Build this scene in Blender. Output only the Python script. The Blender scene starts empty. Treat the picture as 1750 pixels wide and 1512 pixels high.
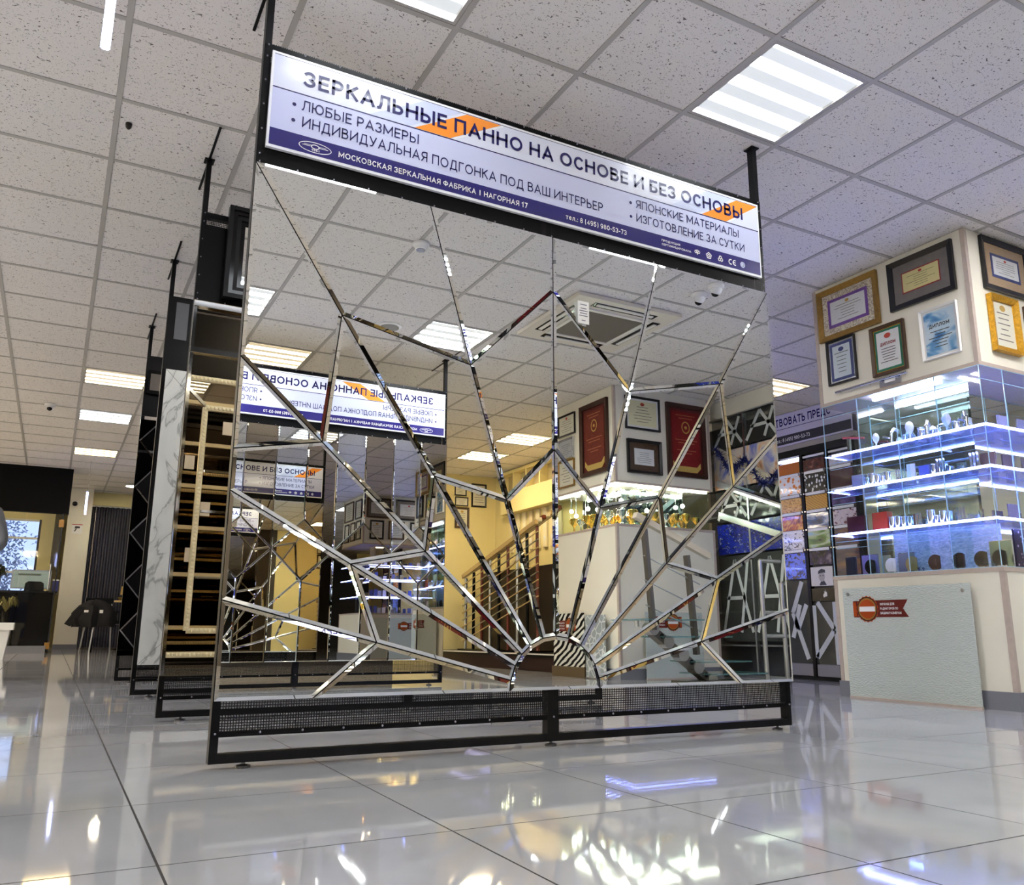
import bpy, bmesh, math, random
from mathutils import Vector, Matrix
random.seed(11)
SC = bpy.context.scene
COL = SC.collection
PI = math.pi

# ---------------------------------------------------------------- camera
EYE = 0.4373
FPX, YAW, PITCH, ROLL = 1428.69, 0.4943, 0.2168, 0.0059
_f = Vector((math.sin(YAW)*math.cos(PITCH), math.cos(YAW)*math.cos(PITCH), math.sin(PITCH)))
_r = Vector((math.cos(YAW), -math.sin(YAW), 0))
_u = _r.cross(_f)
_r2 = _r*math.cos(ROLL) + _u*math.sin(ROLL)
_u2 = _r2.cross(_f)
cam_d = bpy.data.cameras.new('camera')
cam_d.sensor_fit = 'HORIZONTAL'; cam_d.sensor_width = 36.0
cam_d.lens = FPX/1750*36.0
cam_d.clip_start = 0.02; cam_d.clip_end = 200
cam = bpy.data.objects.new('camera', cam_d)
COL.objects.link(cam)
cam.matrix_world = Matrix(((_r2.x, _u2.x, -_f.x, 0), (_r2.y, _u2.y, -_f.y, 0), (_r2.z, _u2.z, -_f.z, EYE), (0, 0, 0, 1)))
SC.camera = cam

# ---------------------------------------------------------------- world, exposure
world = bpy.data.worlds.new('world'); SC.world = world
world.use_nodes = True
world.node_tree.nodes['Background'].inputs[0].default_value = (0.42, 0.52, 0.85, 1)
world.node_tree.nodes['Background'].inputs[1].default_value = .3
SC.view_settings.view_transform = 'Standard'
SC.view_settings.look = 'None'
SC.view_settings.gamma = 1.0
SC.view_settings.use_curve_mapping = False
SC.view_settings.exposure = 2.72
SC.cycles.max_bounces = 10
SC.cycles.diffuse_bounces = 3
SC.cycles.glossy_bounces = 7
SC.cycles.use_light_tree = False
SC.cycles.adaptive_threshold = .03
SC.cycles.transparent_max_bounces = 24
SC.cycles.caustics_refractive = False
SC.cycles.sample_clamp_indirect = 6.0

LAMP = 12.0          # tube radiance of the added out-of-view ceiling panels
LAMP_SEEN = 2.4     # the panels in view are dimmed

# ---------------------------------------------------------------- helpers
def lin(c):
    return tuple(((x/255)/12.92 if x/255 <= .04045 else ((x/255+.055)/1.055)**2.4) for x in c)
MATS = {}
def mat(name, col=(200, 200, 200), rough=.5, metal=0., spec=.5, emit=None, es=0., coat=0., coat_r=.05, noise=0., nscale=8., bump=0., bscale=60., alpha=1., trans=0.):
    if name in MATS: return MATS[name]
    m = bpy.data.materials.new(name); m.use_nodes = True
    nt = m.node_tree; b = nt.nodes['Principled BSDF']
    c = lin(col)
    b.inputs['Base Color'].default_value = (*c, 1)
    b.inputs['Roughness'].default_value = rough
    b.inputs['Metallic'].default_value = metal
    b.inputs['Specular IOR Level'].default_value = spec
    b.inputs['Coat Weight'].default_value = coat
    b.inputs['Coat Roughness'].default_value = coat_r
    b.inputs['Alpha'].default_value = alpha
    b.inputs['Transmission Weight'].default_value = trans
    if emit:
        b.inputs['Emission Color'].default_value = (*lin(emit), 1)
        b.inputs['Emission Strength'].default_value = es
    if noise or bump:
        tc = nt.nodes.new('ShaderNodeTexCoord')
        if noise:
            n = nt.nodes.new('ShaderNodeTexNoise'); n.inputs['Scale'].default_value = nscale; n.inputs['Detail'].default_value = 5
            nt.links.new(tc.outputs['Object'], n.inputs['Vector'])
            r = nt.nodes.new('ShaderNodeValToRGB')
            r.color_ramp.elements[0].position = .3; r.color_ramp.elements[1].position = .7
            r.color_ramp.elements[0].color = (*[x*(1-noise) for x in c], 1)
            r.color_ramp.elements[1].color = (*[min(1, x*(1+noise)) for x in c], 1)
            nt.links.new(n.outputs['Fac'], r.inputs['Fac']); nt.links.new(r.outputs['Color'], b.inputs['Base Color'])
        if bump:
            n = nt.nodes.new('ShaderNodeTexNoise'); n.inputs['Scale'].default_value = bscale
            nt.links.new(tc.outputs['Object'], n.inputs['Vector'])
            bp = nt.nodes.new('ShaderNodeBump'); bp.inputs['Strength'].default_value = bump; bp.inputs['Distance'].default_value = .01
            nt.links.new(n.outputs['Fac'], bp.inputs['Height']); nt.links.new(bp.outputs['Normal'], b.inputs['Normal'])
    MATS[name] = m
    return m

def ramp_mat(name, kind, scale, stops, rough=.35, stretch=(1, 1, 1), coat=0., distort=0., detail=3., const=False, rot=0., metal=0., rand='Distance'):
    """procedural print: a texture through a colour ramp, in object coordinates"""
    if name in MATS: return MATS[name]
    m = bpy.data.materials.new(name); m.use_nodes = True
    nt = m.node_tree; b = nt.nodes['Principled BSDF']
    b.inputs['Roughness'].default_value = rough; b.inputs['Coat Weight'].default_value = coat; b.inputs['Metallic'].default_value = metal
    tc = nt.nodes.new('ShaderNodeTexCoord'); mp = nt.nodes.new('ShaderNodeMapping')
    mp.inputs['Scale'].default_value = stretch; mp.inputs['Rotation'].default_value = (0, rot, 0)
    nt.links.new(tc.outputs['Object'], mp.inputs['Vector'])
    if kind == 'noise':
        t = nt.nodes.new('ShaderNodeTexNoise'); t.inputs['Detail'].default_value = detail; t.inputs['Distortion'].default_value = distort; out = 'Fac'
    elif kind == 'voronoi':
        t = nt.nodes.new('ShaderNodeTexVoronoi'); out = rand
    elif kind == 'edge':
        t = nt.nodes.new('ShaderNodeTexVoronoi'); t.feature = 'DISTANCE_TO_EDGE'; out = 'Distance'
    else:
        t = nt.nodes.new('ShaderNodeTexWave'); t.inputs['Distortion'].default_value = distort; t.inputs['Detail'].default_value = detail; t.inputs['Detail Scale'].default_value = .6; out = 'Fac'
    t.inputs['Scale'].default_value = scale
    nt.links.new(mp.outputs['Vector'], t.inputs['Vector'])
    r = nt.nodes.new('ShaderNodeValToRGB')
    if const: r.color_ramp.interpolation = 'CONSTANT'
    while len(r.color_ramp.elements) < len(stops): r.color_ramp.elements.new(.5)
    for e, (p, c) in zip(r.color_ramp.elements, stops):
        e.position = p; e.color = (*lin(c), 1)
    nt.links.new(t.outputs[out], r.inputs['Fac']); nt.links.new(r.outputs['Color'], b.inputs['Base Color'])
    MATS[name] = m
    return m

class MB:
    """collects polygons; build() links them as one mesh object"""
    def __init__(s): s.v = []; s.f = []
    def add(s, vs, fs):
        o = len(s.v); s.v += [tuple(p) for p in vs]; s.f += [tuple(i+o for i in f) for f in fs]; return s
    def box(s, x0, x1, y0, y1, z0, z1):
        return s.add([(x0,y0,z0),(x1,y0,z0),(x1,y1,z0),(x0,y1,z0),(x0,y0,z1),(x1,y0,z1),(x1,y1,z1),(x0,y1,z1)],
                     [(3,2,1,0),(4,5,6,7),(0,1,5,4),(1,2,6,5),(2,3,7,6),(3,0,4,7)])
    def hexa(s, q0, q1):
        return s.add(list(q0)+list(q1), [(3,2,1,0),(4,5,6,7),(0,1,5,4),(1,2,6,5),(2,3,7,6),(3,0,4,7)])
    def prism(s, pts, y0, y1):          # polygon in x,z extruded along y
        n = len(pts)
        vs = [(x, y0, z) for x, z in pts] + [(x, y1, z) for x, z in pts]
        return s.add(vs, [tuple(range(n)), tuple(range(2*n-1, n-1, -1))] + [(i, n+i, n+(i+1)%n, (i+1)%n) for i in range(n)])
    def tube(s, p0, p1, r, n=10, r1=None, caps=True):
        p0 = Vector(p0); p1 = Vector(p1); d = (p1-p0).normalized()
        a = d.orthogonal().normalized(); b = d.cross(a); r1 = r if r1 is None else r1
        vs = []
        for p, rr in ((p0, r), (p1, r1)):
            for k in range(n):
                t = 2*PI*k/n; vs.append(p + a*math.cos(t)*rr + b*math.sin(t)*rr)
        fs = [(k, (k+1)%n, n+(k+1)%n, n+k) for k in range(n)]
        if caps: fs += [tuple(range(n-1, -1, -1)), tuple(range(n, 2*n))]
        return s.add(vs, fs)
    def path(s, pts, r, n=8):
        for a, b in zip(pts, pts[1:]): s.tube(a, b, r, n)
        return s
    def bar(s, p0, p1, w, h, up=(0, 0, 1)):   # rectangular bar
        p0 = Vector(p0); p1 = Vector(p1); d = (p1-p0).normalized()
        a = d.cross(Vector(up)).normalized()*w/2; b = a.cross(d).normalized()*h/2
        return s.hexa([p0-a-b, p0+a-b, p0+a+b, p0-a+b], [p1-a-b, p1+a-b, p1+a+b, p1-a+b])
    def lathe(s, prof, n=16, c=(0, 0, 0)):
        vs = []; fs = []
        for r, z in prof:
            for k in range(n):
                t = 2*PI*k/n; vs.append((c[0]+r*math.cos(t), c[1]+r*math.sin(t), c[2]+z))
        for i in range(len(prof)-1):
            for k in range(n): fs.append((i*n+k, i*n+(k+1)%n, (i+1)*n+(k+1)%n, (i+1)*n+k))
        fs += [tuple(range(n-1, -1, -1)), tuple((len(prof)-1)*n+k for k in range(n))]
        return s.add(vs, fs)
    def ball(s, c, r, n=10, m=6, sx=1, sy=1, sz=1):
        prof = [(max(1e-4, math.sin(PI*i/m))*r, -math.cos(PI*i/m)*r) for i in range(m+1)]
        k0 = len(s.v); s.lathe(prof, n, (0, 0, 0))
        for k in range(k0, len(s.v)):
            x, y, z = s.v[k]; s.v[k] = (c[0]+x*sx, c[1]+y*sy, c[2]+z*sz)
        return s
    def build(s, name, m=None, parent=None, smooth=False, loc=None, rot=None, fix=True):
        me = bpy.data.meshes.new(name); me.from_pydata(s.v, [], s.f)
        if fix:
            bm = bmesh.new(); bm.from_mesh(me); bmesh.ops.recalc_face_normals(bm, faces=bm.faces); bm.to_mesh(me); bm.free()
        if m: me.materials.append(m)
        if smooth:
            for p in me.polygons: p.use_smooth = True
            try: me.set_sharp_from_angle(angle=math.radians(40))
            except Exception: pass
        o = bpy.data.objects.new(name, me); COL.objects.link(o)
        if parent: o.parent = parent
        if loc: o.location = loc
        if rot: o.rotation_euler = rot
        return o

def tag(o, label, cat, group=None):
    o['label'] = label; o['category'] = cat
    if group: o['group'] = group
    return o
def thing(name, label, cat, loc=(0, 0, 0), rz=0., group=None):
    o = bpy.data.objects.new(name, None); COL.objects.link(o)
    o.empty_display_size = .05
    o.location = loc; o.rotation_euler = (0, 0, rz)
    return tag(o, label, cat, group)
def structure(o):
    o['kind'] = 'structure'; return o
def stuff(o):
    o['kind'] = 'stuff'; return o
def B(name, m, parent, *a, **k):
    return MB().box(*a).build(name, m, parent, **k)
def put(o, parent, loc=(0, 0, 0), rot=(0, 0, 0)):   # a linked copy that shares its mesh
    c = o.copy(); COL.objects.link(c); c.parent = parent; c.location = loc; c.rotation_euler = rot
    return c
def dup(root, loc, rz, label, group=None):
    r = root.copy(); COL.objects.link(r); r.location = loc; r.rotation_euler = (0, 0, rz); r['label'] = label
    if group: r['group'] = group
    for ch in list(root.children):
        c = ch.copy(); COL.objects.link(c); c.parent = r
        for g in list(ch.children):
            d = g.copy(); COL.objects.link(d); d.parent = c
    return r

# ---- a stroke alphabet: every letter is a set of centre lines in a unit box
def _arc(cx, cy, rx, ry, a0, a1, n=9):
    return [(cx+rx*math.cos(math.radians(a0+(a1-a0)*k/n)), cy+ry*math.sin(math.radians(a0+(a1-a0)*k/n))) for k in range(n+1)]
def _bowl(y0, y1, x=.5, r=.5):
    return [(0, y1), (x, y1)] + _arc(x, (y0+y1)/2, r, (y1-y0)/2, 90, -90)[1:] + [(0, y0)]
_Z = _arc(.45, .75, .5, .25, 150, -90, 10) + _arc(.45, .25, .55, .25, 90, -150, 10)[1:]
_OV = lambda cx=.5, cy=.5, rx=.5, ry=.5: _arc(cx, cy, rx, ry, 0, 360, 20)
_mir = lambda pl: [[(1-x, y) for x, y in p] for p in pl]
GL = {
 'А': (.76, [[(0, 0), (.5, 1), (1, 0)], [(.2, .3), (.8, .3)]]),
 'Б': (.58, [[(.95, 1), (0, 1), (0, 0), (.5, 0)] + _arc(.5, .28, .5, .28, -90, 90)[1:] + [(0, .56)]]),
 'В': (.6, [[(0, 0), (0, 1)], _bowl(.54, 1, .5, .4), _bowl(0, .54, .52, .48)]),
 'Г': (.5, [[(0, 0), (0, 1), (1, 1)]]),
 'Д': (.8, [[(0, -.2), (0, 0), (1, 0), (1, -.2)], [(.12, 0), (.3, 1), (.85, 1), (.85, 0)]]),
 'Е': (.52, [[(1, 1), (0, 1), (0, 0), (1, 0)], [(0, .52), (.9, .52)]]),
 'З': (.55, [_Z]), '3': (.52, [_Z]),
 'И': (.74, [[(0, 1), (0, 0)], [(0, .04), (1, .96)], [(1, 1), (1, 0)]]),
 'К': (.62, [[(0, 0), (0, 1)], [(.95, 1), (.05, .48)], [(.3, .6), (1, 0)]]),
 'Л': (.70, [[(0, 0), (.12, .03), (.24, .3), (.3, 1), (1, 1), (1, 0)]]),
 'М': (.90, [[(0, 0), (0, 1)], [(0, .96), (.5, .2), (1, .96)], [(1, 1), (1, 0)]]),
 'Н': (.70, [[(0, 0), (0, 1)], [(1, 0), (1, 1)], [(0, .52), (1, .52)]]),
 'О': (.84, [_OV()]), '0': (.56, [_OV()]),
 'П': (.70, [[(0, 0), (0, 1), (1, 1), (1, 0)]]),
 'Р': (.58, [[(0, 0), (0, 1)], _bowl(.44, 1)]),
 'С': (.64, [_arc(.56, .5, .56, .5, 48, 312, 14)]),
 'Т': (.62, [[(0, 1), (1, 1)], [(.5, 1), (.5, 0)]]),
 'У': (.68, [[(0, 1), (.54, .3)], [(1, 1), (.48, .16), (.34, .02), (.1, 0)]]),
 'Ф': (.88, [[(.5, 0), (.5, 1)], _OV(.5, .53, .5, .34)]),
 'Ц': (.78, [[(0, 1), (0, 0), (1, 0), (1, -.2)], [(.86, 0), (.86, 1)]]),
 'Ш': (.98, [[(0, 1), (0, 0), (1, 0), (1, 1)], [(.5, 0), (.5, 1)]]),
 'Ы': (.86, [[(0, 1), (0, 0), (.32, 0)] + _arc(.32, .28, .32, .28, -90, 90)[1:] + [(0, .56)], [(1, 0), (1, 1)]]),
 'Ь': (.57, [[(0, 1), (0, 0), (.5, 0)] + _arc(.5, .28, .5, .28, -90, 90)[1:] + [(0, .56)]]),
 'Ю': (1.05, [[(0, 0), (0, 1)], [(0, .5), (.3, .5)], _OV(.65, .5, .35, .5)]),
 'Я': (.60, _mir([[(0, 0), (0, 1)], _bowl(.44, 1), [(.5, .44), (1, 0)]])),
 'Э': (.62, _mir([_arc(.56, .5, .56, .5, 48, 312, 14)]) + [[(.35, .5), (.95, .5)]]),
 '1': (.36, [[(.0, .78), (.7, 1), (.7, 0)]]), '2': (.52, [_arc(.5, .7, .48, .3, 165, -35, 9) + [(0, 0), (1, 0)]]),
 '4': (.56, [[(.75, 0), (.75, 1), (0, .28), (1, .28)]]), '5': (.52, [[(.9, 1), (.12, 1), (.06, .56)] + _arc(.45, .3, .52, .3, 105, -150, 10)]),
 '6': (.54, [_OV(.5, .32, .5, .32), [(0, .32), (.1, .75), (.4, 1), (.8, 1)]]), '7': (.52, [[(0, 1), (1, 1), (.35, 0)]]),
 '8': (.54, [_OV(.5, .76, .42, .24), _OV(.5, .27, .5, .27)]), '9': (.54, [_OV(.5, .68, .5, .32), [(1, .68), (.9, .25), (.6, 0), (.2, 0)]]),
 '(': (.22, [_arc(1., .45, 1., .7, 125, 235, 7)]), ')': (.22, [_arc(0., .45, 1., .7, 55, -55, 7)]), '-': (.28, [[(0, .4), (1, .4)]]), '|': (.04, [[(.5, 0), (.5, 1)]]),
 '.': (.05, [[(.5, 0), (.5, .03)]]), ':': (.05, [[(.5, 0), (.5, .03)], [(.5, .55), (.5, .58)]]),
 'т': (.5, [[(0, .7), (1, .7)], [(.5, .7), (.5, 0)]]), 'е': (.5, [[(0, .37), (1, .37)] + _arc(.5, .36, .5, .36, 0, 315, 12)]), 'л': (.52, [[(0, 0), (.2, .1), (.28, .7), (1, .7), (1, 0)]]),
}
def _ribbon(pl, t):
    pts = [Vector(p) for p in pl]
    pts = [p for k, p in enumerate(pts) if k == 0 or (p-pts[k-1]).length > 1e-5]
    closed = (pts[0]-pts[-1]).length < 1e-4
    if closed: pts = pts[:-1]
    else:
        pts[0] = pts[0]-(pts[1]-pts[0]).normalized()*t/2; pts[-1] = pts[-1]+(pts[-1]-pts[-2]).normalized()*t/2
    n = len(pts); L = []; Rr = []
    for i in range(n):
        a = (pts[i]-pts[i-1]).normalized() if (closed or i) else (pts[1]-pts[0]).normalized()
        b = (pts[(i+1) % n]-pts[i]).normalized() if (closed or i < n-1) else a
        na = Vector((-a.y, a.x)); nb = Vector((-b.y, b.x)); m = (na+nb)*(t/2/max(1+na.dot(nb), .35))
        L.append(pts[i]+m); Rr.append(pts[i]-m)
    seg = range(n if closed else n-1)
    return L+Rr, [(i, n+i, n+(i+1) % n, (i+1) % n) for i in seg]
def text(name, s, h, m, parent, x, z, y=0., width=None, bold=0., align='L', gap=.17, ext=.0006, words=False):
    """lettering in the x,z plane that reads from -y; h is the cap height"""
    t = .125+bold*5.
    vs = []; fs = []; cx = 0.; cuts = []
    for ch in s:
        if ch == ' ': cx += .38; cuts.append((len(vs), len(fs))); continue
        w, pls = GL[ch]
        w += t*.8 if w > .1 else t
        for pl in pls:
            q = [(cx+t/2+px*(w-t), t/2+py*(1-t)) for px, py in pl]
            v, f = _ribbon(q, t); o = len(vs); vs += v; fs += [tuple(k+o for k in ff) for ff in f]
        cx += w+gap
    xs = [v.x for v in vs]; a, b = min(xs), max(xs)
    kx = h if width is None else width/(b-a)
    x0 = x if align == 'L' else (x-(b-a)*kx/2 if align == 'C' else x-(b-a)*kx)
    vs = [(x0+(v.x-a)*kx, y-ext, z+v.y*h) for v in vs]
    if not words: return MB().add(vs, fs).build(name, m, parent, fix=False)
    cuts = [(0, 0)]+cuts+[(len(vs), len(fs))]
    for (v0, f0), (v1, f1) in zip(cuts, cuts[1:]):        # one object for each word
        MB().add(vs[v0:v1], [tuple(i-v0 for i in f) for f in fs[f0:f1]]).build(name, m, parent, fix=False)

# ---------------------------------------------------------------- common materials
def mirror_mat(name, col, rough=0.0):
    return mat(name, col, rough=rough, metal=1., spec=.5)
MIR = mirror_mat('mirror_silver', (246, 248, 245))
MIRB = mirror_mat('mirror_bronze', (196, 182, 158))
MIRG = mirror_mat('mirror_smoke', (112, 112, 116))
BLACK = mat('black_powder_coat', (5, 5, 7), .4, spec=.25)
BLACKG = mat('black_gloss', (5, 5, 6), .12, spec=.35)
CHROME = mat('chrome', (225, 226, 228), .08, metal=1.)
STEEL = mat('brushed_steel', (190, 192, 194), .28, metal=1.)
GOLD = mat('polished_gold', (222, 178, 84), .18, metal=1.)
WHITE = mat('white_enamel', (236, 236, 234), .35)
CREAM = mat('cream_wall_paint', (232, 228, 214), .6, noise=.02, nscale=3)
YELLOW_WALL = mat('warm_yellow_wall_paint', (232, 218, 160), .6, noise=.03, nscale=2)
TRIM = mat('beige_edge_trim', (186, 172, 162), .45, noise=.06, nscale=30)
SKIRT = mat('grey_skirting', (122, 124, 134), .35)
NAVY = mat('navy_ink', (36, 30, 112), .25, coat=.6)
INK = mat('dark_navy_lettering', (30, 26, 92), .25, coat=.6)
WINK = mat('white_lettering', (245, 245, 248), .3)

def glass_mat(name, tint=(251, 253, 253), gloss=.03, fac=1.0):
    if name in MATS: return MATS[name]
    m = bpy.data.materials.new(name); m.use_nodes = True; nt = m.node_tree
    for n in list(nt.nodes): nt.nodes.remove(n)
    out = nt.nodes.new('ShaderNodeOutputMaterial'); mix = nt.nodes.new('ShaderNodeMixShader')
    tr = nt.nodes.new('ShaderNodeBsdfTransparent'); gl = nt.nodes.new('ShaderNodeBsdfGlossy'); fr = nt.nodes.new('ShaderNodeFresnel')
    tr.inputs['Color'].default_value = (*lin(tint), 1); gl.inputs['Roughness'].default_value = gloss
    ge = nt.nodes.new('ShaderNodeNewGeometry'); io = nt.nodes.new('ShaderNodeMapRange')     # the same reflection from both sides of a pane
    io.inputs[3].default_value = 1.45; io.inputs[4].default_value = 1/1.45
    nt.links.new(ge.outputs['Backfacing'], io.inputs[0]); nt.links.new(io.outputs[0], fr.inputs['IOR'])
    mu = nt.nodes.new('ShaderNodeMath'); mu.operation = 'MULTIPLY'; mu.inputs[1].default_value = fac
    nt.links.new(fr.outputs[0], mu.inputs[0]); nt.links.new(mu.outputs[0], mix.inputs[0])
    nt.links.new(tr.outputs[0], mix.inputs[1]); nt.links.new(gl.outputs[0], mix.inputs[2]); nt.links.new(mix.outputs[0], out.inputs[0])
    MATS[name] = m; return m
GLASS = glass_mat('clear_glass')
GLASSG = glass_mat('green_edge_glass', (236, 247, 244))

def perforated():
    m = bpy.data.materials.new('perforated_black_steel'); m.use_nodes = True; nt = m.node_tree
    b = nt.nodes['Principled BSDF']; out = nt.nodes['Material Output']
    b.inputs['Base Color'].default_value = (*lin((6, 6, 9)), 1); b.inputs['Roughness'].default_value = .4; b.inputs['Specular IOR Level'].default_value = .25
    tc = nt.nodes.new('ShaderNodeTexCoord'); sp = nt.nodes.new('ShaderNodeSeparateXYZ')
    nt.links.new(tc.outputs['Object'], sp.inputs[0])
    def hole(sock):
        a = nt.nodes.new('ShaderNodeMath'); a.operation = 'MULTIPLY'; a.inputs[1].default_value = 1/.0085; nt.links.new(sock, a.inputs[0])
        f = nt.nodes.new('ShaderNodeMath'); f.operation = 'FRACT'; nt.links.new(a.outputs[0], f.inputs[0])
        g = nt.nodes.new('ShaderNodeMath'); g.operation = 'GREATER_THAN'; g.inputs[1].default_value = .35; nt.links.new(f.outputs[0], g.inputs[0])
        return g.outputs[0]
    mu = nt.nodes.new('ShaderNodeMath'); mu.operation = 'MULTIPLY'
    nt.links.new(hole(sp.outputs['X']), mu.inputs[0]); nt.links.new(hole(sp.outputs['Z']), mu.inputs[1])
    tr = nt.nodes.new('ShaderNodeBsdfTransparent'); mix = nt.nodes.new('ShaderNodeMixShader')
    nt.links.new(mu.outputs[0], mix.inputs[0]); nt.links.new(b.outputs[0], mix.inputs[1]); nt.links.new(tr.outputs[0], mix.inputs[2])
    nt.links.new(mix.outputs[0], out.inputs[0])
    return m
PERF = perforated()

# ================================================================ THE SETTING
CX0, CY0, TILE = 0.0229, 2.1756, 0.6       # ceiling grid
FX0, FY0 = 0.2245, 1.7948                  # floor grid
CEIL = 2.86
RX0, RX1, RY0, RY1 = -5.2, 9.4, -6.13, 19.4
YM, MX0, MX1, MZ0, MZ1 = 2.81, .477, 2.942, .2, 2.057   # the front mirror

def cam_px(p):
    d = Vector(p) - Vector((0, 0, EYE))
    w = d.dot(_f)
    if w <= .05: return None
    return 875+FPX*d.dot(_r2)/w, 756-FPX*d.dot(_u2)/w
def shown_area(x, y, z, s):
    """pixels a tile covers in the picture, straight or in the front mirror"""
    best = 0
    q = [(x, y), (x+s, y), (x+s, y+s), (x, y+s)]
    for mir in (False, True):
        pts = []
        for a, b in q:
            if mir:
                vy = 2*YM-b
                if vy <= YM: pts = None; break
                t = YM/vy; hx, hz = a*t, EYE+(z-EYE)*t
                if not (MX0-.1 < hx < MX1+.1 and MZ0-.1 < hz < MZ1+.1): pts = None; break
                c = cam_px((a, vy, z))
            else: c = cam_px((a, b, z))
            if c is None: pts = None; break
            pts.append(c)
        if not pts: continue
        if max(p[0] for p in pts) < 0 or min(p[0] for p in pts) > 1750 or max(p[1] for p in pts) < 0 or min(p[1] for p in pts) > 1512: continue
        ar = abs(sum(pts[i][0]*pts[(i+1)%4][1]-pts[(i+1)%4][0]*pts[i][1] for i in range(4)))/2
        if not mir and y > YM and x > .45 and x*YM/max(y, .1) < 2.95 and x*YM/max(y, .1) > .5: ar *= .02
        best = max(best, min(ar, 60000))
    return best

# ---- floor: dark joints under polished porcelain tiles
def floor_mat():
    m = bpy.data.materials.new('polished_porcelain'); m.use_nodes = True; nt = m.node_tree; b = nt.nodes['Principled BSDF']
    ge = nt.nodes.new('ShaderNodeNewGeometry')
    n = nt.nodes.new('ShaderNodeTexNoise'); n.inputs['Scale'].default_value = 2.2; n.inputs['Detail'].default_value = 7; n.inputs['Distortion'].default_value = .6
    nt.links.new(ge.outputs['Position'], n.inputs['Vector'])
    r = nt.nodes.new('ShaderNodeValToRGB'); r.color_ramp.elements[0].position = .3; r.color_ramp.elements[1].position = .72
    r.color_ramp.elements[0].color = (*lin((164, 165, 169)), 1); r.color_ramp.elements[1].color = (*lin((180, 181, 185)), 1)
    nt.links.new(n.outputs['Fac'], r.inputs['Fac']); nt.links.new(r.outputs['Color'], b.inputs['Base Color'])
    b.inputs['Roughness'].default_value = .045; b.inputs['Specular IOR Level'].default_value = .62
    return m
FLOORM = floor_mat()
JOINT = mat('dark_floor_joint', (30, 30, 33), .7)
floor = structure(B('floor', JOINT, None, RX0, RX1, RY0, RY1, -.12, -.0004))
ftile = MB(); g = .0026
ftile.box(g, TILE-g, g, TILE-g, -.01, 0)
cells = []
for i in range(int((RX0-FX0)//TILE), int((RX1-FX0)//TILE)+1):
    for j in range(int((RY0-FY0)//TILE), int((RY1-FY0)//TILE)+1):
        x, y = FX0+TILE*i, FY0+TILE*j
        cells.append((shown_area(x, y, 0, TILE), x, y))
cells.sort(reverse=True)
proto = None; rest = MB()
for k, (a, x, y) in enumerate(cells):
    if k < 300 and a > 0:
        if proto is None:
            proto = ftile.build('floor_tile', FLOORM, floor, loc=(x, y, 0))
        else: put(proto, floor, (x, y, 0))
    else:
        rest.add([(vx+x, vy+y, vz) for vx, vy, vz in ftile.v], ftile.f)
stuff(rest.build('distant_floor_tiles', FLOORM, floor, fix=False))

# ---- suspended ceiling
def ceiling_mat():
    m = bpy.data.materials.new('mineral_fibre_tile'); m.use_nodes = True; nt = m.node_tree; b = nt.nodes['Principled BSDF']
    ge = nt.nodes.new('ShaderNodeNewGeometry')
    def nz(scale, lo, hi, st):
        mp = nt.nodes.new('ShaderNodeMapping'); mp.inputs['Scale'].default_value = st; nt.links.new(ge.outputs['Position'], mp.inputs['Vector'])
        n = nt.nodes.new('ShaderNodeTexNoise'); n.inputs['Scale'].default_value = scale; n.inputs['Detail'].default_value = 1.5; n.inputs['Distortion'].default_value = .8
        nt.links.new(mp.outputs[0], n.inputs['Vector'])
        r = nt.nodes.new('ShaderNodeMapRange'); r.inputs[1].default_value = lo; r.inputs[2].default_value = hi; nt.links.new(n.outputs['Fac'], r.inputs[0]); return r.outputs[0]
    a = nz(62, .665, .70, (1, 1.35, 1)); c = nz(150, .665, .70, (1.3, 1, 1))
    mx = nt.nodes.new('ShaderNodeMath'); mx.operation = 'MAXIMUM'; nt.links.new(a, mx.inputs[0]); nt.links.new(c, mx.inputs[1])
    mc = nt.nodes.new('ShaderNodeMixRGB'); mc.inputs[1].default_value = (*lin((236, 232, 228)), 1); mc.inputs[2].default_value = (*lin((112, 107, 104)), 1)
    nt.links.new(mx.outputs[0], mc.inputs[0]); nt.links.new(mc.outputs[0], b.inputs['Base Color'])
    b.inputs['Roughness'].default_value = .9; b.inputs['Specular IOR Level'].default_value = .2
    return m
CEILM = ceiling_mat()
RAILM = mat('white_ceiling_rail', (182, 179, 174), .5)
ceiling = structure(B('ceiling', mat('plenum_grey', (150, 148, 145), .9), None, RX0, RX1, RY0, RY1, CEIL+.075, CEIL+.2))
W1, W2 = (255, 255, 255), (255, 226, 170)
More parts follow.
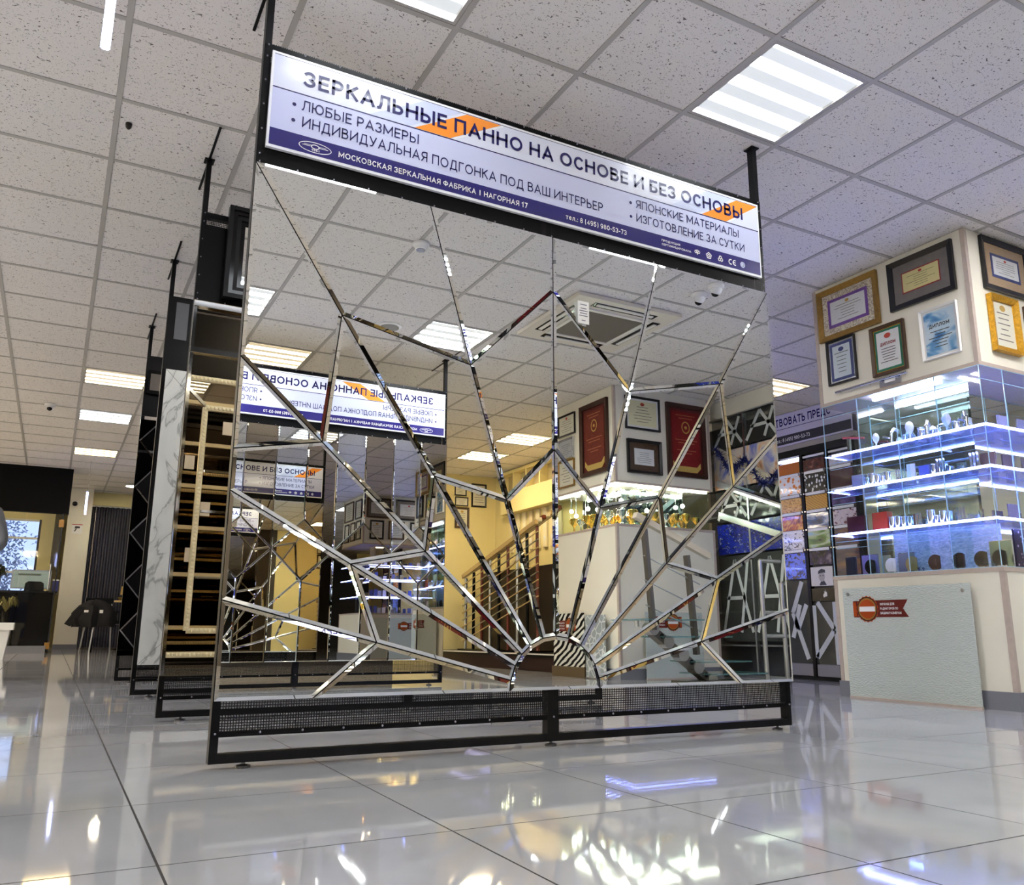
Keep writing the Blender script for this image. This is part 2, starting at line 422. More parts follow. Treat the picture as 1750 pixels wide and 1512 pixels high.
# every light: cell column, cell row, warmth, label
LIGHTS = [
 (4, 0, 's', 'bright white four-tube ceiling panel above the right end of the long sign'),
 (1, 0, 's', 'white ceiling panel cut by the top edge, above the middle of the sign'),
 (0, 11, 'm', 'warm white ceiling panel, nearest of three beside the row of stands'),
 (0, 14, 'w', 'cool white ceiling panel, middle one of three beside the row of stands'),
 (0, 18, 'y', 'yellowish ceiling panel, farthest of three, by the black office front'),
 (10, 6, 'm', 'warm ceiling panel between the front mirror and the certificate pillar'),
 (1, -5, 'r', 'white ceiling panel mirrored at the left edge of the front mirror'),
 (4, -5, 'r', 'white ceiling panel mirrored above the crossing of two mirror rays'),
 (2, -7, 'q', 'warm ceiling panel mirrored just above the reflected sign'),
 (8, -10, 'q', 'warm ceiling panel mirrored beside the seam of the front mirror'),
 (8, -12, 'q', 'warm ceiling panel mirrored above the yellow back wall'),
 (2, 2, 'u', 'added fill ceiling panel between the front and the second stand'),  # three unseen panels added to brighten the gaps between the stands
 (2, 4, 'u', 'added fill ceiling panel between the second stand and the marble framed one'),
 (2, 7, 'u', 'added fill ceiling panel between the marble framed stand and the dark lattice one'),
 (-4, 0, 'w', 'added unseen ceiling panel left of the photographer'),  # from here on: panels added out of view to brighten the room
 (-4, 5, 'w', 'added unseen ceiling panel over the left aisle'),
 (-4, -5, 'w', 'added unseen ceiling panel behind the photographer on the left'),
 (-5, 11, 'm', 'added unseen ceiling panel far down the left aisle'),
 (8, 10, 'w', 'added unseen ceiling panel behind the sample rack'),
 (13, 1, 'w', 'added unseen ceiling panel behind the certificate pillar'),
 (12, -3, 'w', 'added unseen ceiling panel behind the patterned glass partition'),
 (-5, -10, 'w', 'added unseen ceiling panel in the rear left corner'),
]
I0, I1 = int((RX0-CX0)//TILE), int((RX1-CX0)//TILE)+1
J0, J1 = int((RY0-CY0)//TILE), int((RY1-CY0)//TILE)+1
for i in range(I0+1, I1-1, 3):
    for j in range(J0+1, J1-1, 3):
        x, y = CX0+TILE*i, CY0+TILE*j
        if any(abs(i-a) < 3 and abs(j-b) < 3 for a, b, *_ in LIGHTS): continue
        if 4.0 < x < 6.2 and (2.2 < y < 4.2 or -2.8 < y < -.9) or (5.4 < x < 6.3 and y < 1.2): continue
        if shown_area(x, y, CEIL, TILE) > 0: continue
        LIGHTS.append((i, j, 'h' if (j < -5 or j > 9) else 'u', 'added white four-tube ceiling panel out of view, filling the room with light'))  # extra panels added in unseen cells to raise the bounce light
lit = {(i, j) for i, j, *_ in LIGHTS}
tile = MB().box(.013, TILE-.013, .013, TILE-.013, CEIL+.004, CEIL+.018)
cells = []
for i in range(I0, I1):
    for j in range(J0, J1):
        if (i, j) in lit: continue
        x, y = CX0+TILE*i, CY0+TILE*j
        cells.append((shown_area(x, y, CEIL, TILE), x, y))
cells.sort(reverse=True)
proto = None; rest = MB()
for k, (a, x, y) in enumerate(cells):
    if k < 300 and a > 0:
        if proto is None: proto = tile.build('ceiling_tile', CEILM, ceiling, loc=(x, y, 0))
        else: put(proto, ceiling, (x, y, 0))
    else: rest.add([(vx+x, vy+y, vz) for vx, vy, vz in tile.v], tile.f)
stuff(rest.build('distant_ceiling_tiles', CEILM, ceiling, fix=False))
rails = MB()
for i in range(I0, I1+1): rails.box(CX0+TILE*i-.012, CX0+TILE*i+.012, RY0, RY1, CEIL, CEIL+.004)
for j in range(J0, J1+1): rails.box(RX0, RX1, CY0+TILE*j-.012, CY0+TILE*j+.012, CEIL+.0003, CEIL+.0043)
for i in range(I0, I1+1): rails.box(CX0+TILE*i-.0015, CX0+TILE*i+.0015, RY0, RY1, CEIL+.004, CEIL+.04)
for j in range(J0, J1+1): rails.box(RX0, RX1, CY0+TILE*j-.0015, CY0+TILE*j+.0015, CEIL+.0043, CEIL+.04)
rails.build('ceiling_rails', RAILM, ceiling, fix=False)

def tube_mat(kind):
    amp = {'s': LAMP_SEEN*1.3, 'w': 8., 'm': 6., 'y': 5., 'r': 16., 'q': 12., 'u': LAMP*1.4, 'h': LAMP*1.2}[kind]
    col = {'s': (244, 250, 255), 'w': (244, 250, 255), 'r': (250, 252, 255), 'q': (255, 230, 186), 'u': (255, 252, 250), 'h': (255, 232, 196), 'm': (255, 232, 190), 'y': (255, 220, 150)}[kind]
    m = bpy.data.materials.new('lamp_diffuser_'+kind); m.use_nodes = True; nt = m.node_tree; b = nt.nodes['Principled BSDF']
    b.inputs['Base Color'].default_value = (.3, .3, .3, 1); b.inputs['Roughness'].default_value = .4
    tc = nt.nodes.new('ShaderNodeTexCoord'); sp = nt.nodes.new('ShaderNodeSeparateXYZ'); nt.links.new(tc.outputs['Object'], sp.inputs[0])
    a = nt.nodes.new('ShaderNodeMath'); a.operation = 'MULTIPLY'; a.inputs[1].default_value = 2*PI/.138; nt.links.new(sp.outputs['Y'], a.inputs[0])
    c = nt.nodes.new('ShaderNodeMath'); c.operation = 'COSINE'; nt.links.new(a.outputs[0], c.inputs[0])
    r = nt.nodes.new('ShaderNodeMapRange'); r.inputs[1].default_value = -.1; r.inputs[2].default_value = .85
    r.inputs[3].default_value = .105; r.inputs[4].default_value = amp
    nt.links.new(c.outputs[0], r.inputs[0]); nt.links.new(r.outputs[0], b.inputs['Emission Strength'])
    b.inputs['Emission Color'].default_value = (*lin(col), 1)
    return m
TUBE = {k: tube_mat(k) for k in 'swmyuhrq'}
hs = TILE/2-.014
frame_b = MB()
for (x0, x1, y0, y1) in ((-hs, hs, -hs, -hs+.016), (-hs, hs, hs-.016, hs), (-hs, -hs+.016, -hs+.016, hs-.016), (hs-.016, hs, -hs+.016, hs-.016)):
    frame_b.box(x0, x1, y0, y1, .002, .05)
lamp_frame = lamp_diff = None
for i, j, k, lab in LIGHTS:
    t = thing('ceiling_light_panel', lab, 'ceiling light', (CX0+TILE*(i+.5), CY0+TILE*(j+.5), CEIL), 0, 'four-tube ceiling light panels')
    if lamp_frame is None: lamp_frame = frame_b.build('frame', RAILM, t)
    else: put(lamp_frame, t)
    MB().add([(-hs+.016, -hs+.016, .012), (hs-.016, -hs+.016, .012), (hs-.016, hs-.016, .012), (-hs+.016, hs-.016, .012)], [(3, 2, 1, 0)]).build('diffuser', TUBE[k], t, fix=False)

# ---- walls
structure(B('wall_rear', YELLOW_WALL, None, 4.4, RX1, RY0-.15, RY0, 0, CEIL+.07))
TAUPE = mat('dark_taupe_wall', (62, 56, 50), .6, noise=.05, nscale=2)
structure(B('wall_rear_dark', TAUPE, None, RX0, 4.4, RY0-.15, RY0, 0, CEIL+.07))
structure(B('wall_left', CREAM, None, RX0-.15, RX0, RY0, RY1, 0, CEIL+.07))
structure(B('wall_far_right', CREAM, None, RX1, RX1+.15, RY0, RY1, 0, CEIL+.07))
structure(B('wall_mouldings', YELLOW_WALL, None, 6.05, 6.2, RY0, -2.15, 0, CEIL))
structure(B('wall_beam', CREAM, None, 6.1, 6.3, -1.12, 1.2, 2.67, CEIL))
# far wall with the window opening at the left
fw = MB()
fw.box(-.36, .5, RY1, RY1+.15, 0, CEIL+.07); fw.box(RX0, -1.9, RY1, RY1+.15, 0, CEIL+.07)
fw.box(-1.9, -.36, RY1, RY1+.15, 2.5, CEIL+.07); fw.box(-1.9, -.36, RY1, RY1+.15, 0, .7)
structure(fw.build('wall_far', YELLOW_WALL))
structure(B('wall_far_dark', TAUPE, None, .5, RX1, RY1, RY1+.15, 0, CEIL+.07))
wn = structure(B('window_1', WHITE, None, -1.9, -1.86, RY1+.02, RY1+.09, .7, 2.5))
for z in (.7, 1.42, 2.1, 2.46): B('window_bar', WHITE, wn, -1.86, -.4, RY1+.03, RY1+.08, z, z+.04)
B('window_bar', mat('dark_window_frame', (40, 42, 52), .4), wn, -.4, -.36, RY1+.02, RY1+.09, .7, 2.5)
B('window_pane', GLASS, wn, -1.86, -.4, RY1+.05, RY1+.056, .7, 2.46)

# ================================================================ DISPLAY STANDS
XC = 1.711
HW = 1.238
def inset(pts, d):
    n = len(pts); out = []
    for i in range(n):
        p0, p1, p2 = (Vector(pts[i-1]), Vector(pts[i]), Vector(pts[(i+1) % n]))
        a = (p1-p0).normalized(); b = (p2-p1).normalized()
        na = Vector((-a.y, a.x)); nb = Vector((-b.y, b.x))
        den = 1+na.dot(nb)
        out.append(p1 + (na+nb)*(d/max(den, .12)))
    return out
def facet(parent, pts, m, bevel=.0135, depth=.0028, lean=None, name='mirror_facet'):
    if sum(pts[i][0]*pts[(i+1) % len(pts)][1]-pts[(i+1) % len(pts)][0]*pts[i][1] for i in range(len(pts))) < 0: pts = pts[::-1]
    lean = lean or (lambda z: 0.)
    o = inset(pts, .0021); q = inset(pts, bevel); n = len(pts)
    vs = [(p.x, lean(p.y), p.y) for p in q] + [(p.x, lean(p.y)+depth, p.y) for p in o] + [(p.x, lean(p.y)+depth+.003, p.y) for p in o]
    fs = [tuple(range(n))]
    for i in range(n):
        j = (i+1) % n
        fs += [(i, n+i, n+j, j), (n+i, 2*n+i, 2*n+j, n+j)]
    fs.append(tuple(2*n+i for i in range(n-1, -1, -1)))
    return MB().add(vs, fs).build(name, m, parent)

BOARD = mat('sign_board_white', (244, 246, 250), .22, coat=.7, coat_r=.12)
PRINT1 = mat('sign_print_pale', (224, 228, 246), .22, coat=.7, coat_r=.12)
PRINT2 = mat('sign_print_lilac', (206, 211, 242), .22, coat=.7, coat_r=.12)
PRINT3 = mat('sign_print_blue_grey', (204, 212, 238), .22, coat=.7, coat_r=.12)
ORANGE = mat('sign_print_orange', (250, 150, 50), .22, coat=.7, coat_r=.12)

def flat(pts, y, m, name, parent):
    return MB().add([(x, y, z) for x, z in pts], [tuple(range(len(pts)))]).build(name, m, parent, fix=False)
def ring(cx, cz, rx, rz, w, y, m, name, parent, n=28, a0=0, a1=2*PI):
    b = MB(); vs = []; fs = []
    for k in range(n+1):
        t = a0+(a1-a0)*k/n
        vs += [(cx+rx*math.cos(t), y, cz+rz*math.sin(t)), (cx+(rx-w)*math.cos(t), y, cz+(rz-w)*math.sin(t))]
    for k in range(n): fs.append((2*k, 2*k+2, 2*k+3, 2*k+1))
    return b.add(vs, fs).build(name, m, parent, fix=False)

def sign(parent):
    sb = B('sign_board', BOARD, parent, .500-XC, 2.913-XC, -.008, .006, 2.126, 2.519)
    y = -.0084
    def X(v): return v-XC
    def R(a, b, z0, z1, m, name, dy=0): return flat([(X(a), z0), (X(b), z0), (X(b), z1), (X(a), z1)], y-dy, m, name, sb)
    R(.509, 2.905, 2.373, 2.508, PRINT1, 'upper_print'); R(.509, 2.905, 2.205, 2.371, PRINT2, 'lower_print'); R(.509, 2.905, 2.137, 2.205, NAVY, 'navy_band')
    R(.509, 2.905, 2.3695, 2.3745, INK, 'divider_line', .0003); R(.509, 2.905, 2.507, 2.5095, INK, 'divider_line', .0003)
    for dx in (0, 1.4745):
        e = min(1.454+dx, 2.905)
        flat([(X(1.066+dx), 2.3755), (X(1.221+dx), 2.3755), (X(e), 2.506), (X(1.294+dx), 2.506)], y-.0004, ORANGE, 'orange_stripe', sb)
        flat([(X(.88+dx), 2.3755), (X(1.045+dx), 2.3755), (X(1.27+dx), 2.506), (X(1.105+dx), 2.506)], y-.0003, PRINT3, 'pale_stripe', sb)
        flat([(X(1.226+dx), 2.3755), (X(1.24+dx), 2.3755), (X(min(1.473+dx, 2.905)), 2.506), (X(min(1.459+dx, 2.905)), 2.506)], y-.0005, BOARD, 'white_stripe', sb)
    T = lambda s, h, m, x, z, w, bold=0.: text('lettering', s, h, m, sb, X(x), z, y-.0008, width=w, bold=bold, words=True)
    T('ЗЕРКАЛЬНЫЕ ПАННО НА ОСНОВЕ И БЕЗ ОСНОВЫ', .064, INK, .618, 2.409, 2.187, .012)
    T('ЛЮБЫЕ РАЗМЕРЫ', .043, INK, .618, 2.306, .467); T('ИНДИВИДУАЛЬНАЯ ПОДГОНКА ПОД ВАШ ИНТЕРЬЕР', .043, INK, .623, 2.238, 1.344)
    T('ЯПОНСКИЕ МАТЕРИАЛЫ', .041, INK, 2.150, 2.307, .622); T('ИЗГОТОВЛЕНИЕ ЗА СУТКИ', .041, INK, 2.150, 2.238, .656)
    for bx, bz in ((.591, 2.322), (.591, 2.257), (2.121, 2.325), (2.121, 2.257)):
        flat([(X(bx)+.0075*math.cos(2*PI*k/12), bz+.0075*math.sin(2*PI*k/12)) for k in range(12)], y-.0008, INK, 'bullet', sb)
    T('МОСКОВСКАЯ ЗЕРКАЛЬНАЯ ФАБРИКА', .0235, WINK, .766, 2.157, .575, .008); T('|', .0235, WINK, 1.357, 2.157, .004); T('НАГОРНАЯ 17', .0235, WINK, 1.377, 2.157, .206, .008)
    T('тел.: 8 (495) 980-53-73', .023, WINK, 1.772, 2.157, .321, .006)
    T('ПРОДУКЦИЯ', .0105, WINK, 2.292, 2.176, .108, .01); T('СЕРТИФИЦИРОВАНА', .0105, WINK, 2.292, 2.157, .173, .01)
    ring(X(.678), 2.168, .062, .0215, .0028, y-.0008, WINK, 'logo_oval', sb)
    ring(X(.678), 2.171, .016, .0095, .003, y-.0008, WINK, 'logo_ring', sb)
    for s in (-1, 1):
        R(.678+s*.03-.018, .678+s*.03+.018, 2.1695, 2.1715, WINK, 'logo_line', .0008)
        R(.678+s*.028-.014, .678+s*.028+.014, 2.1745, 2.176, WINK, 'logo_line', .0008)
    T('1961', .0075, WINK, .664, 2.153, .03, .01)
    # certification marks
    for k in range(3): ring(X(2.503)+(k-1)*.009, 2.171+(.0, .003, .0)[k], .0075, .0085, .0035, y-.0008, WINK, 'certification_mark', sb, 14)
    R(2.5, 2.506, 2.158, 2.164, WINK, 'certification_mark', .0008)
    cp = [(X(2.574)+.0185*math.sin(2*PI*k/5), 2.168+.0185*math.cos(2*PI*k/5)) for k in range(5)]
    MB().add([(x, y-.0008, z) for x, z in cp]+[(X(2.574)+(x-X(2.574))*.72, y-.0008, 2.168+(z-2.168)*.72) for x, z in cp], [(i, (i+1) % 5, 5+(i+1) % 5, 5+i) for i in range(5)]).build('certification_mark', WINK, sb, fix=False)
    ring(X(2.574), 2.168, .008, .008, .0035, y-.0008, WINK, 'certification_mark', sb, 14)
    for k in range(3):
        a = PI/2+2*PI*k/3
        ring(X(2.646)+.0075*math.cos(a), 2.1675+.0075*math.sin(a), .0095, .0095, .005, y-.0008, WINK, 'certification_mark', sb, 14)
    ring(X(2.712), 2.167, .0145, .0145, .005, y-.0008, WINK, 'certification_mark', sb, 18, .35*PI, 1.65*PI)
    ring(X(2.738), 2.167, .0145, .0145, .005, y-.0008, WINK, 'certification_mark', sb, 18, .35*PI, 1.65*PI)
    R(2.726, 2.742, 2.1648, 2.1692, WINK, 'certification_mark', .0008)
    ring(X(2.788), 2.168, .0155, .0155, .006, y-.0008, PRINT2, 'certification_mark', sb, 18)
    flat([(X(2.788)+.009*math.cos(2*PI*k/12)-.002, 2.169+.009*math.sin(2*PI*k/12)) for k in range(12)], y-.0007, PRINT3, 'certification_mark', sb)
    return sb

RIVET = mat('rivet_steel', (150, 150, 160), .3, metal=.8)
def stand(label, y, rz=0., with_sign=True, header=True, x=XC):
    s = thing('display_stand', label, 'display stand', (x, y, 0), rz, 'floor-to-ceiling mirror display stands')
    for a, b, top in ((-HW, -HW+.026, CEIL), (HW-.026, HW, CEIL)):
        B('post', BLACK, s, a, b, .014, .052, .018, top)
        B('ceiling_plate', BLACK, s, a-.012, b+.012, .004, .062, CEIL-.006, CEIL)
    B('post', BLACK, s, -.025, .025, .0135, .052, .018, 2.556)
    for a, b in ((-HW+.026, -.025), (.025, HW-.026)):
        B('lower_bar', BLACK, s, a, b, .0142, .052, .018, .046)
        B('middle_bar', BLACK, s, a, b, .0145, .05, .096, .113)
        B('upper_bar', BLACK, s, a, b, .0145, .05, 2.53, 2.556)
        B('base_plate', PERF, s, a-(.026 if a < -.5 else 0), b+(.026 if b > .5 else 0), .0105, .012, .098, .203)
        if header: B('header_plate', PERF, s, a-(.026 if a < -.5 else .025), b+(.026 if b > .5 else .025), .009, .0105, 2.061, 2.556)
    for fx in (-1.128, 0., 1.168):
        MB().lathe([(.023, 0), (.023, .007), (.012, .010), (.006, .011), (.006, .02)], 14, (fx, .033, 0)).build('levelling_foot', mat('dark_steel_foot', (96, 96, 98), .3, metal=.9), s, smooth=True)
    rv = MB()
    for k in range(19):
        rx = -HW+.014+k*(2*HW-.028)/18
        for rz_ in ((2.548, 2.068, .107) if header else (.107,)): rv.ball((rx, .0085, rz_), .004, 6, 4)
    for k in range(5):
        if header:
            for rx in (-HW+.012, HW-.012): rv.ball((rx, .0085, 2.1+k*.1), .0035, 6, 4)
    stuff(rv.build('rivets', RIVET, s))
    B('ceiling_bar', BLACK, s, -HW+.004, -HW+.016, -.33, .36, CEIL-.011, CEIL-.006)
    B('back_panel', mat('dark_back_board', (30, 29, 31), .6), s, -HW+.027, HW-.027, .053, .058, .212, 2.05)
    if header: B('header_backing', BLACK, s, -HW+.03, HW-.03, .0515, .0525, 2.07, 2.505)
    if with_sign: sign(s)
    return s

# ---- front stand: mirror of bevelled facets, rays of a rising sun
K = .9826
def N(x, z): return (x*K, EYE+(z-EYE)*K)
front = stand('tall black stand with sunburst facet mirror and long sign, first of the row', 2.82)
lean = lambda z: -.0125+(z-.204)*.0056
arc = [N(-.203*math.cos(math.radians(a)), .2+.203*math.sin(math.radians(a))) for a in (0, 11.6, 27.3, 41.6, 55.8, 73.3, 90)]
P = dict(TL=(-1.262, 2.09), T5=(-.573, 2.09), TJ=(0, 2.09), F=(-.913, 1.559), H=(-.384, 1.448), J=(0, 1.835), D=(-.961, 1.072), E=(-.529, .988),
         G=(-.221, .922), I=(0, 1.145), B=(-.838, .648), C=(-.557, .705), A=(-.731, .380), l3=(-1.262, 1.345), lD=(-1.262, 1.018), l2=(-1.262, .876),
         l1=(-1.262, .517), BL=(-1.262, .2), bA=(-.947, .2))
P = {k: N(*v) for k, v in P.items()}
for k in range(7): P['a%d' % k] = arc[k]
FACES = ['TL T5 H F', 'T5 TJ J H', 'TL F D l3', 'F H G E', 'H J I G', 'l3 D lD', 'F E C D', 'lD D C B l2', 'E G a5 a4', 'G I a6 a5', 'C E a4 a3', 'B C a3 a2', 'l2 B A l1', 'B a2 a1 A', 'l1 A bA BL', 'A a1 a0 bA']
for fs in FACES:
    pts = [P[k] for k in fs.split()]
    facet(front, pts, MIR, lean=lean)
    facet(front, [(-x, z) for x, z in pts], MIR, lean=lean)
disc = [N(-.203*math.cos(math.radians(a)), .2+.203*math.sin(math.radians(a))) for a in (0, 11.6, 27.3, 41.6, 55.8, 73.3, 90, 106.7, 124.2, 138.4, 152.7, 168.4, 180)]
facet(front, disc, MIR, lean=lean, name='sun_facet')
B('mirror_backing', BLACK, front, -1.2395, 1.2395, .0035, .0085, .205, 2.06)

B('rear_mirror', MIRB, front, -HW+.03, HW-.03, .0585, .062, .215, 2.045)
for z in (.42, .75, 1.05, 1.32, 1.6, 1.88): B('rear_rail', mat('rear_rail_ivory', (214, 204, 170), .3), front, -HW+.03, HW-.03, .062, .075, z-.012, z+.012)
for k, (x, z) in enumerate(((-1.02, 1.43), (-.9, 1.13), (-.97, .83), (-.8, 1.68), (-1.1, 1.15))): B('rear_tag', WHITE, front, x-.03, x+.03, .0622, .064, z, z+.09)
card = thing('price_card', 'small white printed price card stuck on the front mirror', 'card', (1.852, 2.8045, 1.691))
B('card', WHITE, card, -.028, .028, -.0012, .0004, 0, .1)
pr = MB()
for k, (w, dz) in enumerate(((.034, .083), (.03, .066), (.042, .055), (.036, .044), (.042, .033), (.02, .012))): pr.add([(-w/2, -.0014, dz), (w/2, -.0014, dz), (w/2, -.0014, dz+.004), (-w/2, -.0014, dz+.004)], [(0, 1, 2, 3)])
pr.build('print', mat('grey_print', (110, 112, 130), .5), card, fix=False)

# ---- opposite stand, behind the photographer: vertical strips with a band of diamonds
opp = stand('black stand of vertical mirror strips and diamonds under the reversed sign, seen in the mirror', -1.06, PI)
zt, zm, zb = 1.31, 1.07, .83
xs = [-1.24+.248*k for k in range(11)]
for k in range(10):
    A, C = (k, k+1) if k % 2 else (k+1, k)
    m = MIR if k % 2 else MIRB
    facet(opp, [(xs[A], 2.061), (xs[C], 2.061), (xs[C], zm), (xs[A], zt)], m, .009, .0012)
    facet(opp, [(xs[A], .204), (xs[C], .204), (xs[C], zm), (xs[A], zb)], m, .009, .0012)
for k in range(1, 10, 2):
    facet(opp, [(xs[k], zt), (xs[k+1], zm), (xs[k], zb), (xs[k-1], zm)], MIRB, .009, .0012)
B('mirror_backing', BLACK, opp, -1.2395, 1.2395, .0058, .0085, .205, 2.06)

# ---- second stand: mirrors in beaded frames, a nested black frame above
s2 = stand('second stand of the row: mirror crossed by beaded gilt rails, black nested frame above', 4.3, 0, False)
BEADM = mat('ivory_gilt_bead', (226, 214, 176), .3, metal=.25)
B('mirror_pane', MIRB, s2, -1.238, 1.238, .003, .008, .204, 2.061)
def bead(parent, p0, p1, r=.0085):
    p0 = Vector(p0); p1 = Vector(p1); b = MB().bar(p0, p1, .026, .012, (0, 1, 0)); n = int((p1-p0).length/.019)
    for k in range(n): q = p0+(p1-p0)*((k+.5)/n); b.ball((q.x, q.y-.007, q.z), r, 6, 4)
    return b.build('bead_rail', BEADM, parent, smooth=True)
for z in (2.035, 1.79): MB().box(-1.238, 1.238, -.02, .002, z-.014, z+.014).build('chrome_rail', CHROME, s2)
MB().box(-1.238, -1.222, -.012, .002, .21, 2.02).build('chrome_rail', CHROME, s2)
bead(s2, (-1.22, -.004, 1.645), (1.22, -.004, 1.645)); bead(s2, (-1.22, -.004, .30), (1.22, -.004, .30))
bead(s2, (-1.14, -.004, 1.50), (1.14, -.004, 1.50)); bead(s2, (-1.14, -.004, .41), (1.14, -.004, .41)); bead(s2, (-1.14, -.004, .41), (-1.14, -.004, 1.50)); bead(s2, (1.14, -.004, .41), (1.14, -.004, 1.50))
MB().bar((-1.236, -.002, 1.60), (-1.14, -.002, 1.51), .014, .01, (0, 1, 0)).build('chrome_rail', CHROME, s2)
for z in (1.18, .98, .80, .66): MB().box(-1.12, 1.12, -.006, .002, z-.006, z+.006).build('chrome_rail', CHROME, s2)
nf = thing('framed_mirror', 'mirror in a nested black stepped frame on the second stand', 'mirror', (XC-.61, 4.295, 2.085))
for k, d in enumerate((.05, .04, .03, .02)):
    o, i = k*.022, (k+1)*.022
    fr = MB(); w, h = 1.0, .51
    for q in (((o, o), (w-o, o), (w-i, i), (i, i)), ((w-o, o), (w-o, h-o), (w-i, h-i), (w-i, i)), ((w-o, h-o), (o, h-o), (i, h-i), (w-i, h-i)), ((o, h-o), (o, o), (i, i), (i, h-i))):
        fr.prism([(a-w/2, b) for a, b in q], -d, .0)
    fr.build('frame_step', BLACKG if k % 2 else BLACK, nf)
B('glass', MIR, nf, -.41, .41, -.012, -.006, .09, .42)

# ---- third stand: wide marble frame around a dark mirror
s3 = stand('third stand of the row: mirror in a wide white marble frame', 5.74, 0, False, False)
MARBLE = ramp_mat('white_marble', 'noise', 3.2, [(.40, (206, 208, 204)), (.475, (196, 198, 194)), (.492, (150, 152, 150)), (.51, (205, 207, 203)), (.75, (214, 216, 212))], .15, (1, 1, .55), .4, 1.6, 6)
B('header_board', BLACK, s3, -HW, HW, .006, .012, 2.09, 2.60)
w, z0, z1, t = 1.216, .195, 2.085, .15
for q in (((-w, z0), (w, z0), (w-t, z0+t), (-w+t, z0+t)), ((w, z0), (w, z1), (w-t, z1-t), (w-t, z0+t)), ((w, z1), (-w, z1), (-w+t, z1-t), (w-t, z1-t)), ((-w, z1), (-w, z0), (-w+t, z0+t), (-w+t, z1-t))):
    MB().prism([(p.x, p.y) for p in inset(list(q), .001)], -.012, .008).build('marble_board', MARBLE, s3)
B('inner_frame', BLACKG, s3, -w+t, w-t, -.002, .006, z0+t, z1-t); B('mirror_pane', MIRG, s3, -w+t+.08, w-t-.08, -.006, -.002, z0+t+.08, z1-t-.08)
B('light_panel', mat('grey_acrylic', (90, 92, 96), .3), s3, -HW+.05, -HW+.13, .0, .006, 2.30, 2.56)

# ---- fourth stand: smoked mirror with a lattice of bevelled diamonds
s4 = stand('fourth stand of the row: dark smoked mirror with diamond lattice', 7.2, 0, False, False)
B('header_board', BLACK, s4, -HW, HW, .006, .012, 2.09, 2.60)
for k in range(8):
    for j in range(5):
        cx, cz, a, b = -1.085+.31*k, .395+.372*j, .155, .186
        facet(s4, [(cx-a, cz), (cx, cz-b), (cx+a, cz), (cx, cz+b)], MIRG, .012, .002)
B('mirror_pane', mirror_mat('mirror_black', (46, 46, 50)), s4, -1.238, 1.238, .0055, .008, .204, 2.061)
dk = thing('framed_board', 'small dark frame hanging from the fourth stand header', 'frame', (XC-1.16, 7.19, 2.27))
B('frame', BLACKG, dk, -.06, .06, -.02, 0, 0, .2); B('panel', mat('smoky_panel', (92, 86, 80), .25), dk, -.04, .04, -.022, -.0195, .03, .17)

# ================================================================ PILLARS AND PICTURES
FACE = {'S': 0., 'N': PI, 'W': -PI/2}
def at_face(face, plane, c, z):
    return (plane, c, z) if face == 'W' else (c, plane, z)
PAPER = mat('ivory_paper', (228, 226, 210), .55)
PAPERW = mat('white_paper', (226, 228, 230), .5)
PRINTK = mat('black_print', (58, 56, 60), .6)
PICGLASS = glass_mat('picture_glass', (250, 250, 250), .02, .55)
def mitred(w, h, fw, y0, y1, inner=None):
    b = MB(); i = fw
    for q in (((0, 0), (w, 0), (w-i, i), (i, i)), ((w, 0), (w, h), (w-i, h-i), (w-i, i)), ((w, h), (0, h), (i, h-i), (w-i, h-i)), ((0, h), (0, 0), (i, i), (i, h-i))):
        k0 = len(b.v); b.prism([(x-w/2, z) for x, z in q], y0, y1)
        if inner is not None:
            for k in (k0+2, k0+3): b.v[k] = (b.v[k][0], inner, b.v[k][2])
    return b
def picture(label, face, plane, c, z0, w, h, frame, fw=.03, matm=None, mw=.05, border=None, bw=.02, paper=None, heading=None, hm=None, fd=.022, rows=6, seal=None, cat='certificate', group='framed certificates', seed=0, gl=True):
    rnd = random.Random(seed+int(w*1000))
    t = thing('framed_certificate', label, cat, at_face(face, plane, c, z0), FACE[face], group)
    mitred(w, h, fw, -fd, 0., -fd*.6).build('frame', frame, t)
    x, z = w/2-fw, fw
    paper = paper or PAPER
    if matm:
        MB().box(-x, x, -.007, -.001, z, h-z).build('mat_board', matm, t); x -= mw; z += mw
    sh = MB().box(-x, x, -.0085, -.001, z, h-z).build('sheet', border or paper, t)
    if border:
        flat([(-x+bw, z+bw), (x-bw, z+bw), (x-bw, h-z-bw), (-x+bw, h-z-bw)], -.0089, paper, 'paper', sh); x -= bw; z += bw
    hh = h-2*z
    if heading:
        text('lettering', heading, hh*.085, hm or PRINTK, sh, 0, h-z-hh*.38, -.0092, width=x*1.35, bold=.02, align='C')
    p = MB(); top = h-z-hh*(.48 if heading else .25); n = rows
    for k in range(n):
        ww = x*rnd.uniform(.5, 1.3)*.62; zz = top-(top-z-hh*.16)*k/max(1, n-1)
        p.add([(-ww, -.0093, zz), (ww, -.0093, zz), (ww, -.0093, zz+hh*.018), (-ww, -.0093, zz+hh*.018)], [(0, 1, 2, 3)])
    p.build('print', PRINTK, sh, fix=False)
    if seal:
        flat([(.1*hh*math.cos(2*PI*k/14), h-z-hh*.13+.07*hh*math.sin(2*PI*k/14)) for k in range(14)], -.0094, seal, 'emblem', sh)
    if gl: flat([(-w/2+fw, fw), (w/2-fw, fw), (w/2-fw, h-fw), (-w/2+fw, h-fw)], -.0105, PICGLASS, 'glazing', t)
    return t

